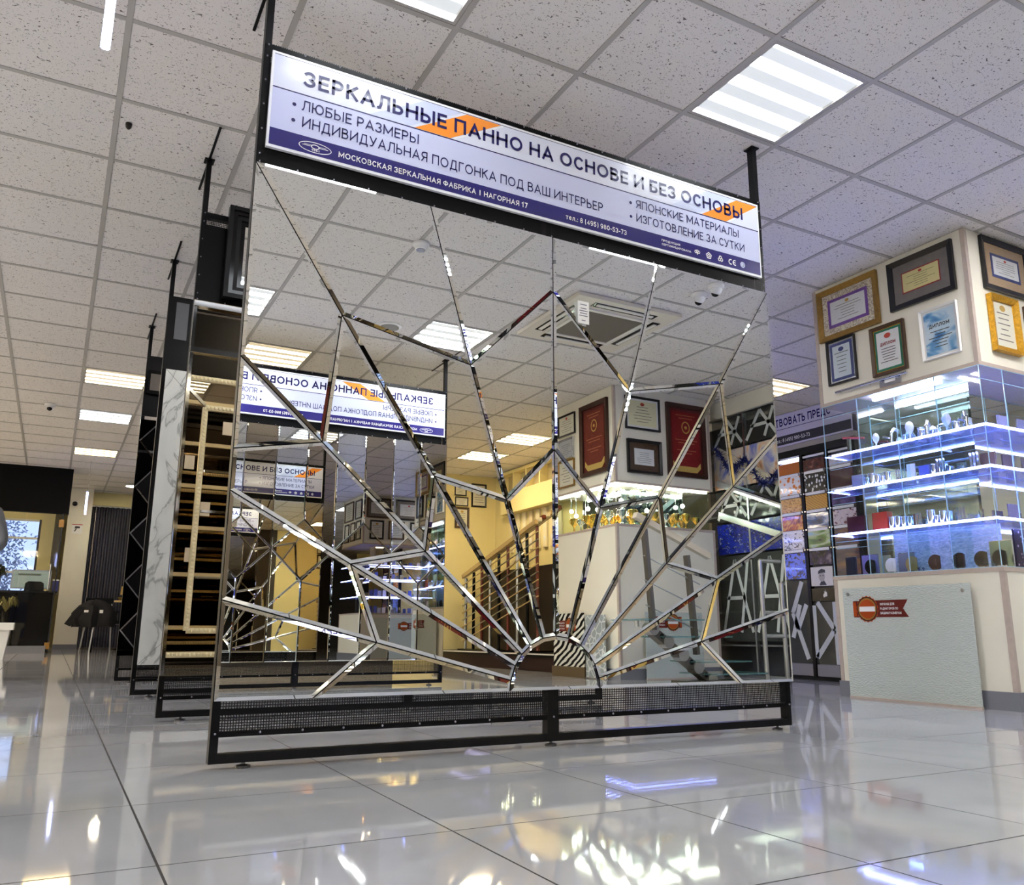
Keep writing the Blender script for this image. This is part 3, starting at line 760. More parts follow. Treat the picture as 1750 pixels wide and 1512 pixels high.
FGOLD = mat('antique_gold_frame', (150, 116, 52), .35, metal=.45, noise=.15, nscale=40)
FGOLD2 = mat('bright_gold_frame', (214, 162, 46), .28, metal=.6, noise=.2, nscale=60, bump=.6, bscale=120)
FBLACK = mat('black_frame', (20, 19, 20), .3)
FBROWN = mat('dark_wood_frame', (74, 52, 34), .35, noise=.2, nscale=30)
FSILVER = mat('silver_frame', (196, 198, 204), .25, metal=.7)
MARBLED = ramp_mat('marbled_mat', 'noise', 22, [(.3, (226, 220, 200)), (.48, (214, 204, 182)), (.54, (140, 120, 96)), (.62, (232, 228, 212))], .6, (1, 1, 1), 0, 2.5, 5)
GREYMAT = mat('grey_mat', (122, 116, 112), .7, noise=.12, nscale=18)
TANMAT = mat('tan_mat', (176, 152, 122), .7, noise=.05, nscale=25)
PURPLE = mat('purple_border', (118, 74, 160), .5); REDB = mat('red_border', (150, 44, 40), .5); BLUEB = mat('blue_border', (58, 70, 128), .5); GREENB = mat('green_border', (30, 118, 90), .5)
SALAD = mat('yellow_paper', (222, 212, 150), .5); LBLUE = mat('pale_blue_paper', (204, 216, 226), .5); REDS = mat('red_emblem', (190, 62, 44), .5); GOLDS = mat('gold_emblem', (196, 158, 70), .4)
BLUEP = ramp_mat('blue_diploma_print', 'noise', 7, [(.30, (52, 116, 184)), (.43, (108, 166, 214)), (.52, (196, 220, 236)), (.75, (222, 234, 242))], .45, (1, 1, 1.5), 0, .6, 2)

def pillar(label, x0, x1, y0, y1, zn0, zn1, glass_faces):
    t = thing('pillar', label, 'pillar', ((x0+x1)/2, (y0+y1)/2, 0))
    hx, hy = (x1-x0)/2, (y1-y0)/2
    B('base_block', CREAM, t, -hx, hx, -hy, hy, 0, zn0-.02)
    B('top_block', CREAM, t, -hx, hx, -hy, hy, zn1+.016, CEIL)
    r = .22
    B('mirrored_core', MIR, t, -hx+r, hx-r, -hy+r, hy-r, zn0-.02, zn1+.016)
    B('ledge', TRIM, t, -hx-.006, hx+.006, -hy-.006, hy+.006, zn0-.024, zn0)
    B('ledge', TRIM, t, -hx-.004, hx+.004, -hy-.004, hy+.004, zn1, zn1+.022)
    for sx, sy in ((-1, -1), (-1, 1), (1, -1), (1, 1)):
        B('corner_trim', TRIM, t, sx*hx-.024*(sx > 0)-.004*(sx < 0), sx*hx+.024*(sx < 0)+.004*(sx > 0), sy*hy-.024*(sy > 0)-.004*(sy < 0), sy*hy+.024*(sy < 0)+.004*(sy > 0), .1, zn0-.024)
        B('corner_trim', TRIM, t, sx*hx-.024*(sx > 0)-.004*(sx < 0), sx*hx+.024*(sx < 0)+.004*(sx > 0), sy*hy-.024*(sy > 0)-.004*(sy < 0), sy*hy+.024*(sy < 0)+.004*(sy > 0), zn1+.022, CEIL-.001)
    B('skirting', SKIRT, t, -hx-.012, hx+.012, -hy-.012, hy+.012, 0, .1)
    return t

# ---- pillar beside the front mirror (certificates, lit glass showcase)
PX0, PX1, PY0, PY1, ZN0, ZN1 = 4.70, 5.95, 2.87, 4.05, .785, 1.98
p1 = pillar('square cream pillar with certificates and a blue-lit glass showcase', PX0, PX1, PY0, PY1, ZN0, ZN1, 'WS')
cx, cy = (PX0+PX1)/2, (PY0+PY1)/2
LED = mat('led_strip', (255, 255, 255), .4, emit=(134, 150, 255), es=5.)
LEDW = mat('led_tube_white', (255, 255, 255), .4, emit=(214, 222, 255), es=6.)
EDGE = mat('glass_edge', (176, 214, 236), .15, coat=.5)
SHELFG = mat('blue_glow_glass_shelf', (150, 170, 235), .08, alpha=.42)  # blue glow of the LED strips put into the glass colour
for z in (1.068, 1.372, 1.62):
    s = B('glass_shelf', SHELFG, p1, PX0-cx+.004, PX0-cx+.218, PY0-cy+.004, PY1-cy-.004, z-.008, z)
    B('led_strip', LED, s, PX0-cx-.001, PX0-cx+.004, PY0-cy, PY1-cy-.06, z-.012, z+.003)
    B('led_strip', LED, s, PX0-cx, PX0-cx+.22, PY1-cy-.004, PY1-cy, z-.006, z-.002)
    s = B('glass_shelf', SHELFG, p1, PX0-cx+.219, PX1-cx-.004, PY0-cy+.004, PY0-cy+.218, z-.008, z)
    B('led_strip', LED, s, PX0-cx+.004, PX1-cx, PY0-cy-.001, PY0-cy+.004, z-.012, z+.003)
    for dz in (.045, .09):
        B('edge_line', EDGE, s, PX0-cx+.02, PX0-cx+.024, PY0-cy+.02, PY1-cy-.02, z-.008-dz, z-.005-dz)
B('led_tube', LEDW, p1, PX0-cx+.06, PX0-cx+.085, PY0-cy+.30, PY0-cy+.80, ZN1-.03, ZN1-.008)
for k in range(5):
    y = PY0-cy+.004+(PY1-PY0-.012)*k/4
    g = B('glass_pane', GLASSG, p1, PX0-cx+.004, PX0-cx+.218, y, y+.005, ZN0, ZN1) if 0 < k < 4 else None
    e = B('glass_edge', EDGE, p1, PX0-cx-.0015, PX0-cx+.003, y, y+.004, ZN0, ZN1)
    x = PX0-cx+.22+(PX1-PX0-.23)*k/4
    B('glass_edge', EDGE, p1, x, x+.004, PY0-cy-.0015, PY0-cy+.003, ZN0, ZN1)
    if k < 4:
        B('glass_pane', GLASS, p1, PX0-cx-.0005, PX0-cx+.0035, y+.004, y+(PY1-PY0-.012)/4, ZN0, ZN1)
        B('glass_pane', GLASS, p1, x+.004, x+(PX1-PX0-.23)/4, PY0-cy-.0005, PY0-cy+.0035, ZN0, ZN1)
for z in (ZN1-.004, ZN0, ZN1-.09): 
    B('glass_edge', EDGE, p1, PX0-cx-.002, PX0-cx+.002, PY0-cy, PY1-cy, z, z+.004)
    B('glass_edge', EDGE, p1, PX0-cx, PX1-cx, PY0-cy-.002, PY0-cy+.002, z, z+.004)
for y in (PY1-cy-.222,): B('glass_edge', EDGE, p1, PX0-cx+.216, PX0-cx+.2205, y-.002, y+.002, ZN0, ZN1)

B('reflection_panel', ramp_mat('pale_reflection_print', 'noise', 30, [(.35, (150, 168, 176)), (.55, (186, 200, 206)), (.7, (214, 224, 228))], .3, (.4, 1, 2.5), .3, 1.), p1, PX0-cx+.212, PX0-cx+.219, 2.99-cy, 3.72-cy, ZN0, 1.055)  # pale reflection in the mirrored core, put into a panel's colour
W = PX0-.004
picture('gold-framed purple-bordered certificate on marbled mat on the pillar', 'W', W, 3.748, 2.443, .508, .382, FGOLD, .04, MARBLED, .045, PURPLE, .022, PAPERW, seed=1, seal=GOLDS)
picture('wide black-framed yellow certificate with red edge on grey mat', 'W', W, 3.175, 2.482, .464, .334, FBLACK, .035, GREYMAT, .06, REDB, .008, SALAD, seed=2, seal=REDS)
picture('slim black and silver framed certificate with blue border on the pillar', 'W', W, 3.832, 2.110, .24, .325, FBLACK, .014, FSILVER, .012, BLUEB, .02, LBLUE, seed=3, seal=BLUEB)
picture('brown-framed diploma with green border and red crest', 'W', W, 3.455, 2.078, .26, .34, FBROWN, .022, FGOLD2, .006, GREENB, .016, PAPERW, 'ДИПЛОМ', REDB, seed=4, seal=REDS)
picture('white-framed blue diploma poster on the pillar', 'W', W, 3.083, 2.086, .253, .33, WHITE, .012, PAPERW, .012, None, 0, BLUEP, 'ДИПЛОМ', PRINTK, seed=5)
picture('black-framed blue-edged certificate on tan mat round the pillar corner', 'S', PY0-.004, 5.080, 2.490, .486, .35, FBLACK, .035, TANMAT, .06, BLUEB, .018, PAPERW, seed=6, seal=REDS)
picture('ornate bright gold framed certificate under the tan mat one', 'S', PY0-.004, 4.988, 2.088, .278, .365, FGOLD2, .035, None, 0, None, 0, PAPER, seed=7, seal=GOLDS, fd=.035)
picture('brown framed certificate at the right edge of the picture', 'S', PY0-.004, 5.36, 2.10, .28, .34, FBROWN, .03, None, 0, None, 0, PAPER, seed=8)
rl = thing('picture_rail', 'chrome rod with mirrored plate under the diplomas on the pillar', 'rail', (W, 3.605, 2.03), -PI/2)
MB().tube((-.283, -.03, .02), (.283, -.03, .02), .009, 12).build('rod', CHROME, rl, smooth=True)
for x in (-.02, .25, -.26): MB().tube((x, 0, .02), (x, -.03, .02), .008, 10).build('bracket', CHROME, rl, smooth=True)
B('plate', CHROME, rl, .06, .22, -.012, 0, -.03, .035); B('plate_logo', WINK, rl, .10, .18, -.0125, -.012, -.008, .012)

# frosted glass panel with rosette, on stand-offs in front of the pillar base
ICE = None
def ice_glass():
    m = bpy.data.materials.new('hammered_ice_glass'); m.use_nodes = True; nt = m.node_tree; b = nt.nodes['Principled BSDF']
    b.inputs['Base Color'].default_value = (*lin((220, 230, 226)), 1); b.inputs['Roughness'].default_value = .22; b.inputs['Alpha'].default_value = .80
    tc = nt.nodes.new('ShaderNodeTexCoord'); mp = nt.nodes.new('ShaderNodeMapping'); mp.inputs['Scale'].default_value = (60, 60, 170); nt.links.new(tc.outputs['Object'], mp.inputs[0])
    n = nt.nodes.new('ShaderNodeTexNoise'); n.inputs['Scale'].default_value = 1.; n.inputs['Detail'].default_value = 4; nt.links.new(mp.outputs[0], n.inputs['Vector'])
    bp = nt.nodes.new('ShaderNodeBump'); bp.inputs['Strength'].default_value = 1.; bp.inputs['Distance'].default_value = .01; nt.links.new(n.outputs['Fac'], bp.inputs['Height']); nt.links.new(bp.outputs[0], b.inputs['Normal'])
    return m
ICE = ice_glass()
COPPER = mat('copper_foil_print', (196, 84, 34), .3, metal=.35); DKRED = mat('dark_red_print', (104, 26, 16), .4); DKBR = mat('dark_brown_print', (62, 30, 20), .4); BRASS = mat('brass_print', (176, 132, 66), .3, metal=.4)
def rosette(parent, x, z, y, flip=1):
    """round seal with a swallow-tailed ribbon to its right"""
    rb = MB().prism([(x-flip*.108, z-.052), (x+flip*.30, z-.052), (x+flip*.262, z), (x+flip*.30, z+.055), (x-flip*.108, z+.052)], y-.0015, y).build('ribbon', DKRED, parent)
    MB().box(x-.11, x-.085, y-.0016, y-.0001, z-.045, z+.045).build('ribbon_end', COPPER, rb)
    sc = [(x+(.085 if k % 2 else .078)*math.cos(2*PI*k/36), z+(.085 if k % 2 else .078)*math.sin(2*PI*k/36)) for k in range(36)]
    d = MB().prism(sc, y-.003, y-.0016).build('seal', COPPER, parent)
    ring(x, z, .078, .078, .008, y-.0033, DKBR, 'seal_ring', d); ring(x, z, .069, .069, .009, y-.0034, BRASS, 'seal_ring', d)
    flat([(x+.058*math.cos(2*PI*k/24), z+.058*math.sin(2*PI*k/24)) for k in range(24)], y-.0035, COPPER, 'seal_centre', d)
    flat([(x-.06, z-.016), (x+.06, z-.016), (x+.06, z+.016), (x-.06, z+.016)], y-.0038, WINK, 'seal_band', d)
    for k, s in enumerate(('ЭКРАНЫ ДЛЯ', 'РАДИАТОРОВ ПО', 'ВАШИМ РАЗМЕРАМ')):
        text('lettering', s, .015, WINK, rb, x+(.098 if flip > 0 else -.255), z+.022-k*.028, y-.0018, width=(.105, .13, .152)[k], bold=.02)
def ice_panel(label, face, plane, c, w, h, rx=None, rz=.562):
    t = thing('frosted_glass_panel', label, 'glass panel', at_face(face, plane, c, 0), FACE[face])
    B('glass', ICE, t, -w/2, w/2, -.006, 0, .012, h)
    B('floor_rail', TRIM, t, -w/2, w/2, -.012, .006, 0, .012)
    for s in (-1, 1): MB().tube((s*(w/2-.045), .03, h-.04), (s*(w/2-.045), -.012, h-.04), .011, 12).build('stand_off', STEEL, t, smooth=True)
    if rx is not None: rosette(t, rx, rz, -.0065)
    return t
ice_panel('frosted hammered glass panel with copper seal leaning at the cream pillar base', 'W', PX0-.045, 3.498, .90, .70, -.262)

# ---- things in the showcase
def spot(shelf_z, y, x=4.80): return (x, y, shelf_z)
def disc_item(label, col, y, r=.048):
    t = thing('finish_sample', label, 'sample disc', (4.775, y, ZN0), -PI/2, 'round finish samples')
    m = mat('finish_%d_%d_%d' % col, col, .25, coat=.3)
    pts = [(r*math.cos(a), .055+r*math.sin(a)) for a in [PI*.28+k*(2*PI-PI*.56)/20 for k in range(21)]]
    MB().prism(pts, -.010, .0).build('disc', m, t)
    MB().prism([(-.012, .035), (.006, .035), (.006, .078), (-.012, .078)], -.013, -.010).build('grip', m, t)
    MB().box(-.018, .018, -.016, .02, 0, .014).build('foot', CHROME, t)
for (lab, col, y) in (('small black round finish sample, leftmost on the lowest shelf', (26, 26, 30), 3.80), ('white round finish sample on the lowest shelf', (224, 226, 234), 3.64), ('tan round finish sample on the lowest shelf', (176, 152, 96), 3.49),
                      ('brown round finish sample above the number card', (84, 56, 44), 3.33), ('dark plum round finish sample on the lowest shelf', (44, 30, 38), 3.17), ('black round finish sample, second from the showcase corner', (20, 19, 22), 3.03), ('black round finish sample at the showcase corner', (16, 16, 18), 2.92)):
    disc_item(lab, col, y)
nc = thing('number_card', 'small card numbered 5.2 on the lowest showcase shelf', 'card', (4.725, 3.40, ZN0), -PI/2)
B('card', GLASS, nc, -.03, .03, -.001, .001, 0, .03); text('lettering', '5.2', .022, INK, nc, 0, .004, -.0012, align='C', bold=.02)
def block(label, y, z, w, h, d, col, x=4.79, tilt=0., cat='sample block', mt=None):
    t = thing('sample_block', label, cat, (x, y, z), -PI/2+tilt, 'sample blocks in the showcase')
    m = mt or mat('block_%d_%d_%d' % col, col, .3, coat=.3)
    B('slab', m, t, -w/2, w/2, -d/2, d/2, 0, h); B('back_plate', CHROME, t, -w/2-.004, w/2+.004, d/2, d/2+.003, 0, h+.004)
    return t
block('bright red sample block on the second shelf of the showcase', 3.70, 1.068, .115, .125, .05, (178, 44, 28))
block('dark maroon sample block behind the red one', 3.90, 1.068, .14, .12, .03, (62, 20, 30))
block('grey stone sample slab behind the white disc', 3.60, ZN0, .11, .135, .012, (122, 124, 130), 4.86)
block('violet tinted sample slab at the left of the lowest shelf', 3.87, ZN0, .12, .14, .012, (128, 118, 170), 4.85)
block('dark sample slab, leftmost on the lowest shelf', 3.985, ZN0, .07, .13, .02, (42, 44, 60), 4.80)
block('clear glass sample slab near the showcase corner', 2.97, ZN0, .13, .16, .008, (200, 220, 224), 4.86, 0, 'sample block', GLASSG)
CUP = MB().lathe([(.017, 0), (.019, .004), (.019, .07), (.021, .074), (.016, .076), (.016, .07)], 14)
def cup(label, y, z, s=1., x=4.78):
    t = thing('chrome_fitting', label, 'fitting', (x, y, z), 0, 'chrome fittings in the showcase'); t.scale = (s, s, s)
    CUP.build('body', CHROME, t, smooth=True); MB().lathe([(.022, 0), (.022, .005)], 14).build('base_ring', STEEL, t, smooth=True)
ordn = ['first', 'second', 'third', 'fourth', 'fifth', 'sixth', 'seventh', 'eighth', 'ninth', 'tenth']
for k in range(4): cup(ordn[k]+' chrome cylinder right of the red block', 3.615-k*.045, 1.068, 1.15-.06*k)
for k in range(4): cup(ordn[k]+' chrome cylinder right of the slanted handles on the second shelf', 3.335-k*.04, 1.068, (1.3, .8, 1.1, 1.0)[k])
HAND = MB()
for k in range(3): HAND.bar((-.02+k*.018, 0, .008), (-.035+k*.018, .02, .09), .010, .018)
def handle(label, y, z, s=1.):
    t = thing('door_handle_sample', label, 'handle sample', (4.79, y, z), -PI/2, 'slanted handle samples'); t.scale = (s, s, s)
    HAND.build('bars', CHROME, t); B('base', STEEL, t, -.045, .04, -.02, .03, 0, .008)
handle('slanted chrome handle samples on the second shelf', 3.43, 1.068, 1.); handle('slanted chrome handle samples near the corner of the second shelf', 3.14, 1.068, 1.05)
handle('slanted chrome handle samples at the left of the third shelf', 3.54, 1.372); handle('slanted chrome handle samples in the middle of the third shelf', 3.24, 1.372, 1.2); handle('slanted chrome handle samples near the corner of the third shelf', 3.02, 1.372, 1.2)
for k in range(5): cup(ordn[k]+' chrome cylinder at the far end of the third shelf', 3.78-k*.04, 1.372, (.9, 1.2, 1., .8, 1.1)[k])
for k in range(4): cup(ordn[k]+' chrome cylinder between the plates on the third shelf', 3.32-k*.035, 1.372, (1.2, .9, 1.1, .8)[k], 4.84)
for k in range(4): cup(ordn[k]+' chrome cylinder on the top shelf beside the taps', 3.52-k*.12, 1.62, (1., 1.3, .9, 1.2)[k], 4.86)
for k in range(4): cup(ordn[k]+' chrome foot on the lowest shelf behind the discs', 3.56-k*.17, ZN0, (.7, .8, .7, .8)[k], 4.83)
block('grey plate sample, leftmost on the third shelf', 3.86, 1.372, .10, .10, .01, (110, 114, 124), 4.8, .3); block('white card sample in the middle of the third shelf', 3.46, 1.372, .05, .11, .008, (226, 228, 236), 4.8, .1); block('blue plate sample beside the white card on the third shelf', 3.38, 1.372, .07, .09, .01, (84, 96, 160), 4.82)
block('brown picture sample on the corner of the third shelf', 2.97, 1.372, .09, .10, .01, (96, 76, 66), 4.84)
LAMPB = MB().lathe([(.004, 0), (.022, .004), (.022, .01), (.006, .02), (.006, .05), (.02, .07), (.026, .095), (.018, .12), (.003, .13)], 14)
for k, (y, s, lab) in enumerate(((3.70, .9, 'leftmost'), (3.44, 1.1, 'middle'), (3.18, 1.1, 'rightmost'))):
    t = thing('glass_ornament', lab+' pale glass ornament on the top shelf of the showcase', 'ornament', (4.80, y, 1.62), 0, 'glass ornaments on the top shelf'); t.scale = (s, s, s)
    LAMPB.build('body', mat('milky_glass', (224, 226, 236), .1, coat=.6), t, smooth=True); MB().lathe([(.024, 0), (.024, .006)], 14).build('foot', CHROME, t, smooth=True)
for k, y in enumerate((3.58, 3.32, 3.05)):
    t = thing('tap_sample', ordn[k]+' chrome tap sample from the left on the top shelf', 'tap', (4.80, y, 1.62), .4*k, 'chrome taps on the top shelf')
    MB().path([(0, 0, 0), (0, 0, .09), (.03, .0, .125), (.075, 0, .115), (.08, 0, .095)], .011, 10).build('spout', CHROME, t, smooth=True)
    MB().tube((0, 0, .06), (-.02, .05, .075), .007, 8).build('lever', CHROME, t, smooth=True); MB().lathe([(.025, 0), (.025, .008)], 14).build('base', CHROME, t, smooth=True)
MIXM = mat('red_plastic_rod', (206, 92, 96), .3)
t = thing('coloured_rod', 'pink rod lying at the left end of the top showcase shelf', 'rod', (4.80, 3.93, 1.62)); MB().tube((0, -.14, .1), (0, .04, .135), .008, 8).build('rod', MIXM, t, smooth=True); B('holder', CHROME, t, -.01, .01, -.02, .0, 0, .12)
for k, x in enumerate((5.05, 5.25, 5.45)):
    for z, c in ((1.068, (120, 112, 120)), (1.372, (96, 82, 78)), (1.62, (150, 150, 170))):
        tt = thing('sample_block', '%s sample plate from the corner on the short side, %s shelf of the showcase' % (ordn[k], {1.068: 'second', 1.372: 'third', 1.62: 'top'}[z]), 'sample block', (x, 2.98, z), 0, 'sample blocks in the showcase')
        B('slab', mat('plate_%d' % c[0], c, .3, coat=.3), tt, -.05, .05, -.005, .005, 0, .11); B('foot', CHROME, tt, -.03, .03, -.02, .02, 0, .006)
t = thing('patterned_slab', 'dark slab with pale floral print on the right of the lowest shelf', 'sample block', (5.13, 2.97, ZN0))
B('slab', ramp_mat('floral_print', 'voronoi', 26, [(.0, (236, 226, 232)), (.16, (196, 176, 186)), (.24, (54, 44, 54))], .3), t, -.13, .13, -.006, .006, 0, .24); B('foot', CHROME, t, -.08, .08, -.02, .02, 0, .006)

# ---- pillar behind the photographer (seen in the mirror)
QX0, QX1, QY0, QY1 = 4.72, 5.95, -2.13, -.985
p2 = pillar('square cream pillar with pennants and trophy niche, seen in the mirror', QX0, QX1, QY0, QY1, 1.462, 1.868, 'WN')
qx, qy = (QX0+QX1)/2, (QY0+QY1)/2
SPOT = mat('spot_lamp', (255, 255, 255), .3, emit=(255, 250, 236), es=30.)
for k in range(4):
    a = QX0+.06+k*(QX1-QX0-.12)/4; b = a+(QX1-QX0-.12)/4
    B('glass_pane', GLASSG, p2, a-qx, b-qx-.004, QY1-qy-.004, QY1-qy, 1.465, 1.865)
    a = QY0+.06+k*(QY1-QY0-.12)/4; b = a+(QY1-QY0-.12)/4
    B('glass_pane', GLASSG, p2, QX0-qx, QX0-qx+.004, a-qy, b-qy-.004, 1.465, 1.865)
for x, y in ((4.82, -1.1), (5.1, -1.1), (5.3, -1.1), (5.62, -1.1), (4.83, -1.4), (4.83, -1.6), (4.83, -1.85)):
    s = MB().lathe([(.030, 0), (.034, .012)], 14, (x-qx, y-qy, 1.853)).build('spot_ring', CHROME, p2, smooth=True)
    MB().lathe([(.001, 0), (.029, .001)], 12, (x-qx, y-qy, 1.852)).build('spot_lamp', SPOT, s)
NL = mat('niche_fill_tube', (255, 255, 255), .3, emit=(255, 248, 226), es=3.6)  # for tubes added along the top edges to brighten the trophy niche
B('added_fill_tube', NL, p2, QX0-qx+.03, QX1-qx-.05, QY1-qy-.05, QY1-qy-.03, 1.848, 1.864); B('added_fill_tube', NL, p2, QX0-qx+.03, QX0-qx+.05, QY0-qy+.05, QY1-qy-.06, 1.848, 1.864)
GLB = mat('globe_lamp', (255, 255, 255), .3, emit=(255, 250, 232), es=8.)
for x, y, z in ((4.90, -1.15, 1.72), (5.22, -1.15, 1.74), (5.30, -1.15, 1.66), (5.68, -1.15, 1.72), (4.88, -1.38, 1.70), (4.88, -1.52, 1.63), (4.88, -1.72, 1.71), (4.88, -1.95, 1.66), (4.87, -2.03, 1.72)):
    g = MB().tube((x-qx, y-qy, z), (x-qx, y-qy, 1.865), .004, 6).build('globe_stem', CHROME, p2); MB().ball((x-qx, y-qy, z), .022, 12, 8).build('globe', GLB, g, smooth=True)
CUPT = MB().lathe([(.028, 0), (.028, .02), (.010, .03), (.008, .06), (.02, .08), (.038, .11), (.044, .16), (.040, .162), (.034, .12)], 14)
tr0 = None
def trophy(label, x, y, s, m):
    t = thing('trophy_cup', label, 'trophy', (x, y, 1.462), 0, 'trophy cups in the niche'); t.scale = (s, s, s)
    CUPT.build('cup', m, t, smooth=True)
    for sd in (-1, 1): MB().path([(sd*.036, 0, .15), (sd*.062, 0, .145), (sd*.064, 0, .12), (sd*.03, 0, .095)], .004, 6).build('handle', m, t, smooth=True)
    B('plinth', BLACKG, t, -.032, .032, -.032, .032, 0, .016)
k = 0
for x, y in [(4.86+.135*i, -1.09) for i in range(8)] + [(4.825, -1.26-.13*i) for i in range(6)]:
    trophy(('gold' if k % 4 else 'silver')+' two-handled trophy cup, '+(ordn[k]+' from the corner along the front of the niche' if k < 8 else ordn[k-8]+' from the corner along the side of the niche'), x, y, (.98, 1.02, .85, 1.0, .92)[k % 5]*1.0, GOLD if k % 4 else CHROME); k += 1

picture('black-framed certificate with red emblem, topmost on the left of the mirrored pillar', 'W', QX0-.004, -1.848, 2.51, .335, .236, FBLACK, .018, None, 0, None, 0, PAPER, seed=11, seal=REDS)
picture('silver-framed grey certificate on the mirrored pillar', 'W', QX0-.004, -1.868, 2.255, .30, .222, FSILVER, .02, None, 0, None, 0, mat('grey_paper', (178, 182, 190), .5), seed=12)
picture('light gold framed certificate lowest on the mirrored pillar', 'W', QX0-.004, -1.865, 1.945, .32, .30, FGOLD, .02, None, 0, None, 0, PAPER, seed=13)
picture('black-framed double page award on the front of the mirrored pillar', 'N', QY1+.004, 5.068, 2.425, .435, .344, FBLACK, .022, None, 0, PAPERW, .02, mat('cream_page', (226, 222, 186), .5), seed=14, seal=REDS)
picture('dark ornate framed white certificate on the front of the mirrored pillar', 'N', QY1+.004, 5.072, 1.975, .424, .346, FBLACK, .03, FBROWN, .06, None, 0, PAPERW, seed=15, fd=.03)
VELVET = mat('red_velvet', (128, 18, 20), .85, noise=.15, nscale=30); VELVB = mat('brown_red_velvet', (112, 44, 30), .85, noise=.15, nscale=30); FRINGE = mat('gold_fringe', (206, 176, 96), .5)
PFR = mat('carved_dark_frame', (58, 30, 20), .4, noise=.3, nscale=60)
def pennant(label, face, plane, c, z0, w, h, cloth):
    t = thing('framed_pennant', label, 'pennant', at_face(face, plane, c, z0), FACE[face], 'framed pennants')
    mitred(w, h, .045, -.03, 0, -.02).build('frame', PFR, t); B('backing', mat('dark_red_backing', (92, 22, 18), .7), t, -w/2+.045, w/2-.045, -.004, 0, .045, h-.045)
    x = w/2-.075
    MB().prism([(-x, .16), (-x+.05, .11), (x-.05, .11), (x, .16), (x, h-.08), (-x, h-.08)], -.010, -.004).build('cloth', cloth, t)
    fr = MB(); n = 34
    for k in range(n):
        xx = -x+2*x*(k+.5)/n; zt_ = .11 if abs(xx) < x-.05 else .11+(abs(xx)-x+.05)
        fr.box(xx-.0035, xx+.0035, -.012, -.005, zt_-.055, zt_+.004)
    stuff(fr.build('fringe', FRINGE, t))
    em = ring(0, h*.68, .055, .065, .012, -.0105, GOLDS, 'emblem', t); flat([(.02*math.cos(2*PI*k/5), h*.68+.02*math.sin(2*PI*k/5)) for k in range(5)], -.0106, GOLDS, 'star', em)
    p = MB()
    for k, z in enumerate((.84, .80, .50, .46, .36, .32)): ww = x*(.7, .5, .8, .6, .7, .4)[k]; p.add([(-ww, -.0106, h*z), (ww, -.0106, h*z), (ww, -.0106, h*z+.008), (-ww, -.0106, h*z+.008)], [(0, 1, 2, 3)])
    p.build('embroidery', mat('gold_thread', (170, 96, 60), .6), t, fix=False)
pennant('framed brown-red pennant with gold fringe on the side of the mirrored pillar', 'W', QX0-.004, -1.32, 1.995, .50, .757, VELVB)
pennant('framed deep red pennant with gold fringe on the front of the mirrored pillar', 'N', QY1+.004, 5.62, 1.99, .51, .775, VELVET)
ZEBRA = ramp_mat('zebra_wave_print', 'wave', 9.5, [(.0, (16, 16, 16)), (.5, (226, 226, 220))], .25, (.35, 1, 1), .3, 7., 2., True, .5)
zp = thing('zebra_panel', 'black and white wavy striped glass panel at the mirrored pillar base', 'glass panel', (QX0-.05, -1.75, 0), -PI/2)
B('panel', ZEBRA, zp, -.24, .34, -.006, 0, .1, .625); B('floor_rail', mat('brown_plinth', (96, 80, 56), .5), zp, -.26, .36, -.02, .03, 0, .1)
rosette(zp, .02, .50, -.007)
ice_panel('frosted patterned glass panel with red seal before the mirrored pillar front', 'N', QY1+.05, 5.33, .70, .624, .02, .53)
gp = thing('etched_glass_panel', 'etched grid glass panel beside the zebra one', 'glass panel', (QX0-.06, -1.30, 0), -PI/2)
B('panel', ramp_mat('etched_grid', 'edge', 14, [(.0, (228, 232, 234)), (.1, (150, 160, 164))], .3, (1, 1, 1)), gp, -.17, .17, -.006, 0, .012, .60); B('floor_rail', STEEL, gp, -.17, .17, -.015, .01, 0, .012)

# ---- third pillar of the row, hidden by the stands, seen in the second reflection
TX0, TX1, TY0, TY1 = 4.70, 6.15, 6.50, 7.68
p3 = pillar('square cream pillar with certificates and blue-lit shelves behind the stands', TX0, TX1, TY0, TY1, ZN0, ZN1, 'WS')
tx, ty = (TX0+TX1)/2, (TY0+TY1)/2
for z in (1.068, 1.372, 1.62):
    s = B('glass_shelf', SHELFG, p3, TX0-tx+.004, TX1-tx-.004, TY0-ty+.004, TY0-ty+.218, z-.008, z)
    B('led_strip', LED, s, TX0-tx, TX1-tx, TY0-ty-.001, TY0-ty+.004, z-.010, z+.002)
    s = B('glass_shelf', SHELFG, p3, TX0-tx+.004, TX0-tx+.218, TY0-ty+.22, TY1-ty-.004, z-.008, z)
    B('led_strip', LED, s, TX0-tx-.001, TX0-tx+.004, TY0-ty, TY1-ty, z-.010, z+.002)
rnd = random.Random(9)
for z in (ZN0, 1.068, 1.372, 1.62):
    for k in range(8):
        t = thing('shelf_sample', '%s sample from the corner on the %s shelf of the pillar behind the stands' % (ordn[k], {ZN0: 'lowest', 1.068: 'second', 1.372: 'third', 1.62: 'top'}[z]), 'sample block', (4.85+.16*k, 6.6, z), rnd.uniform(-.4, .4), 'samples on the hidden pillar')
        B('slab', (CHROME, MATS['block_84_96_160'], WHITE, MATS['plate_120'])[k % 4], t, -.03, .03, -.01, .01, .006, rnd.uniform(.06, .14)); B('foot', STEEL, t, -.025, .025, -.015, .015, 0, .006)
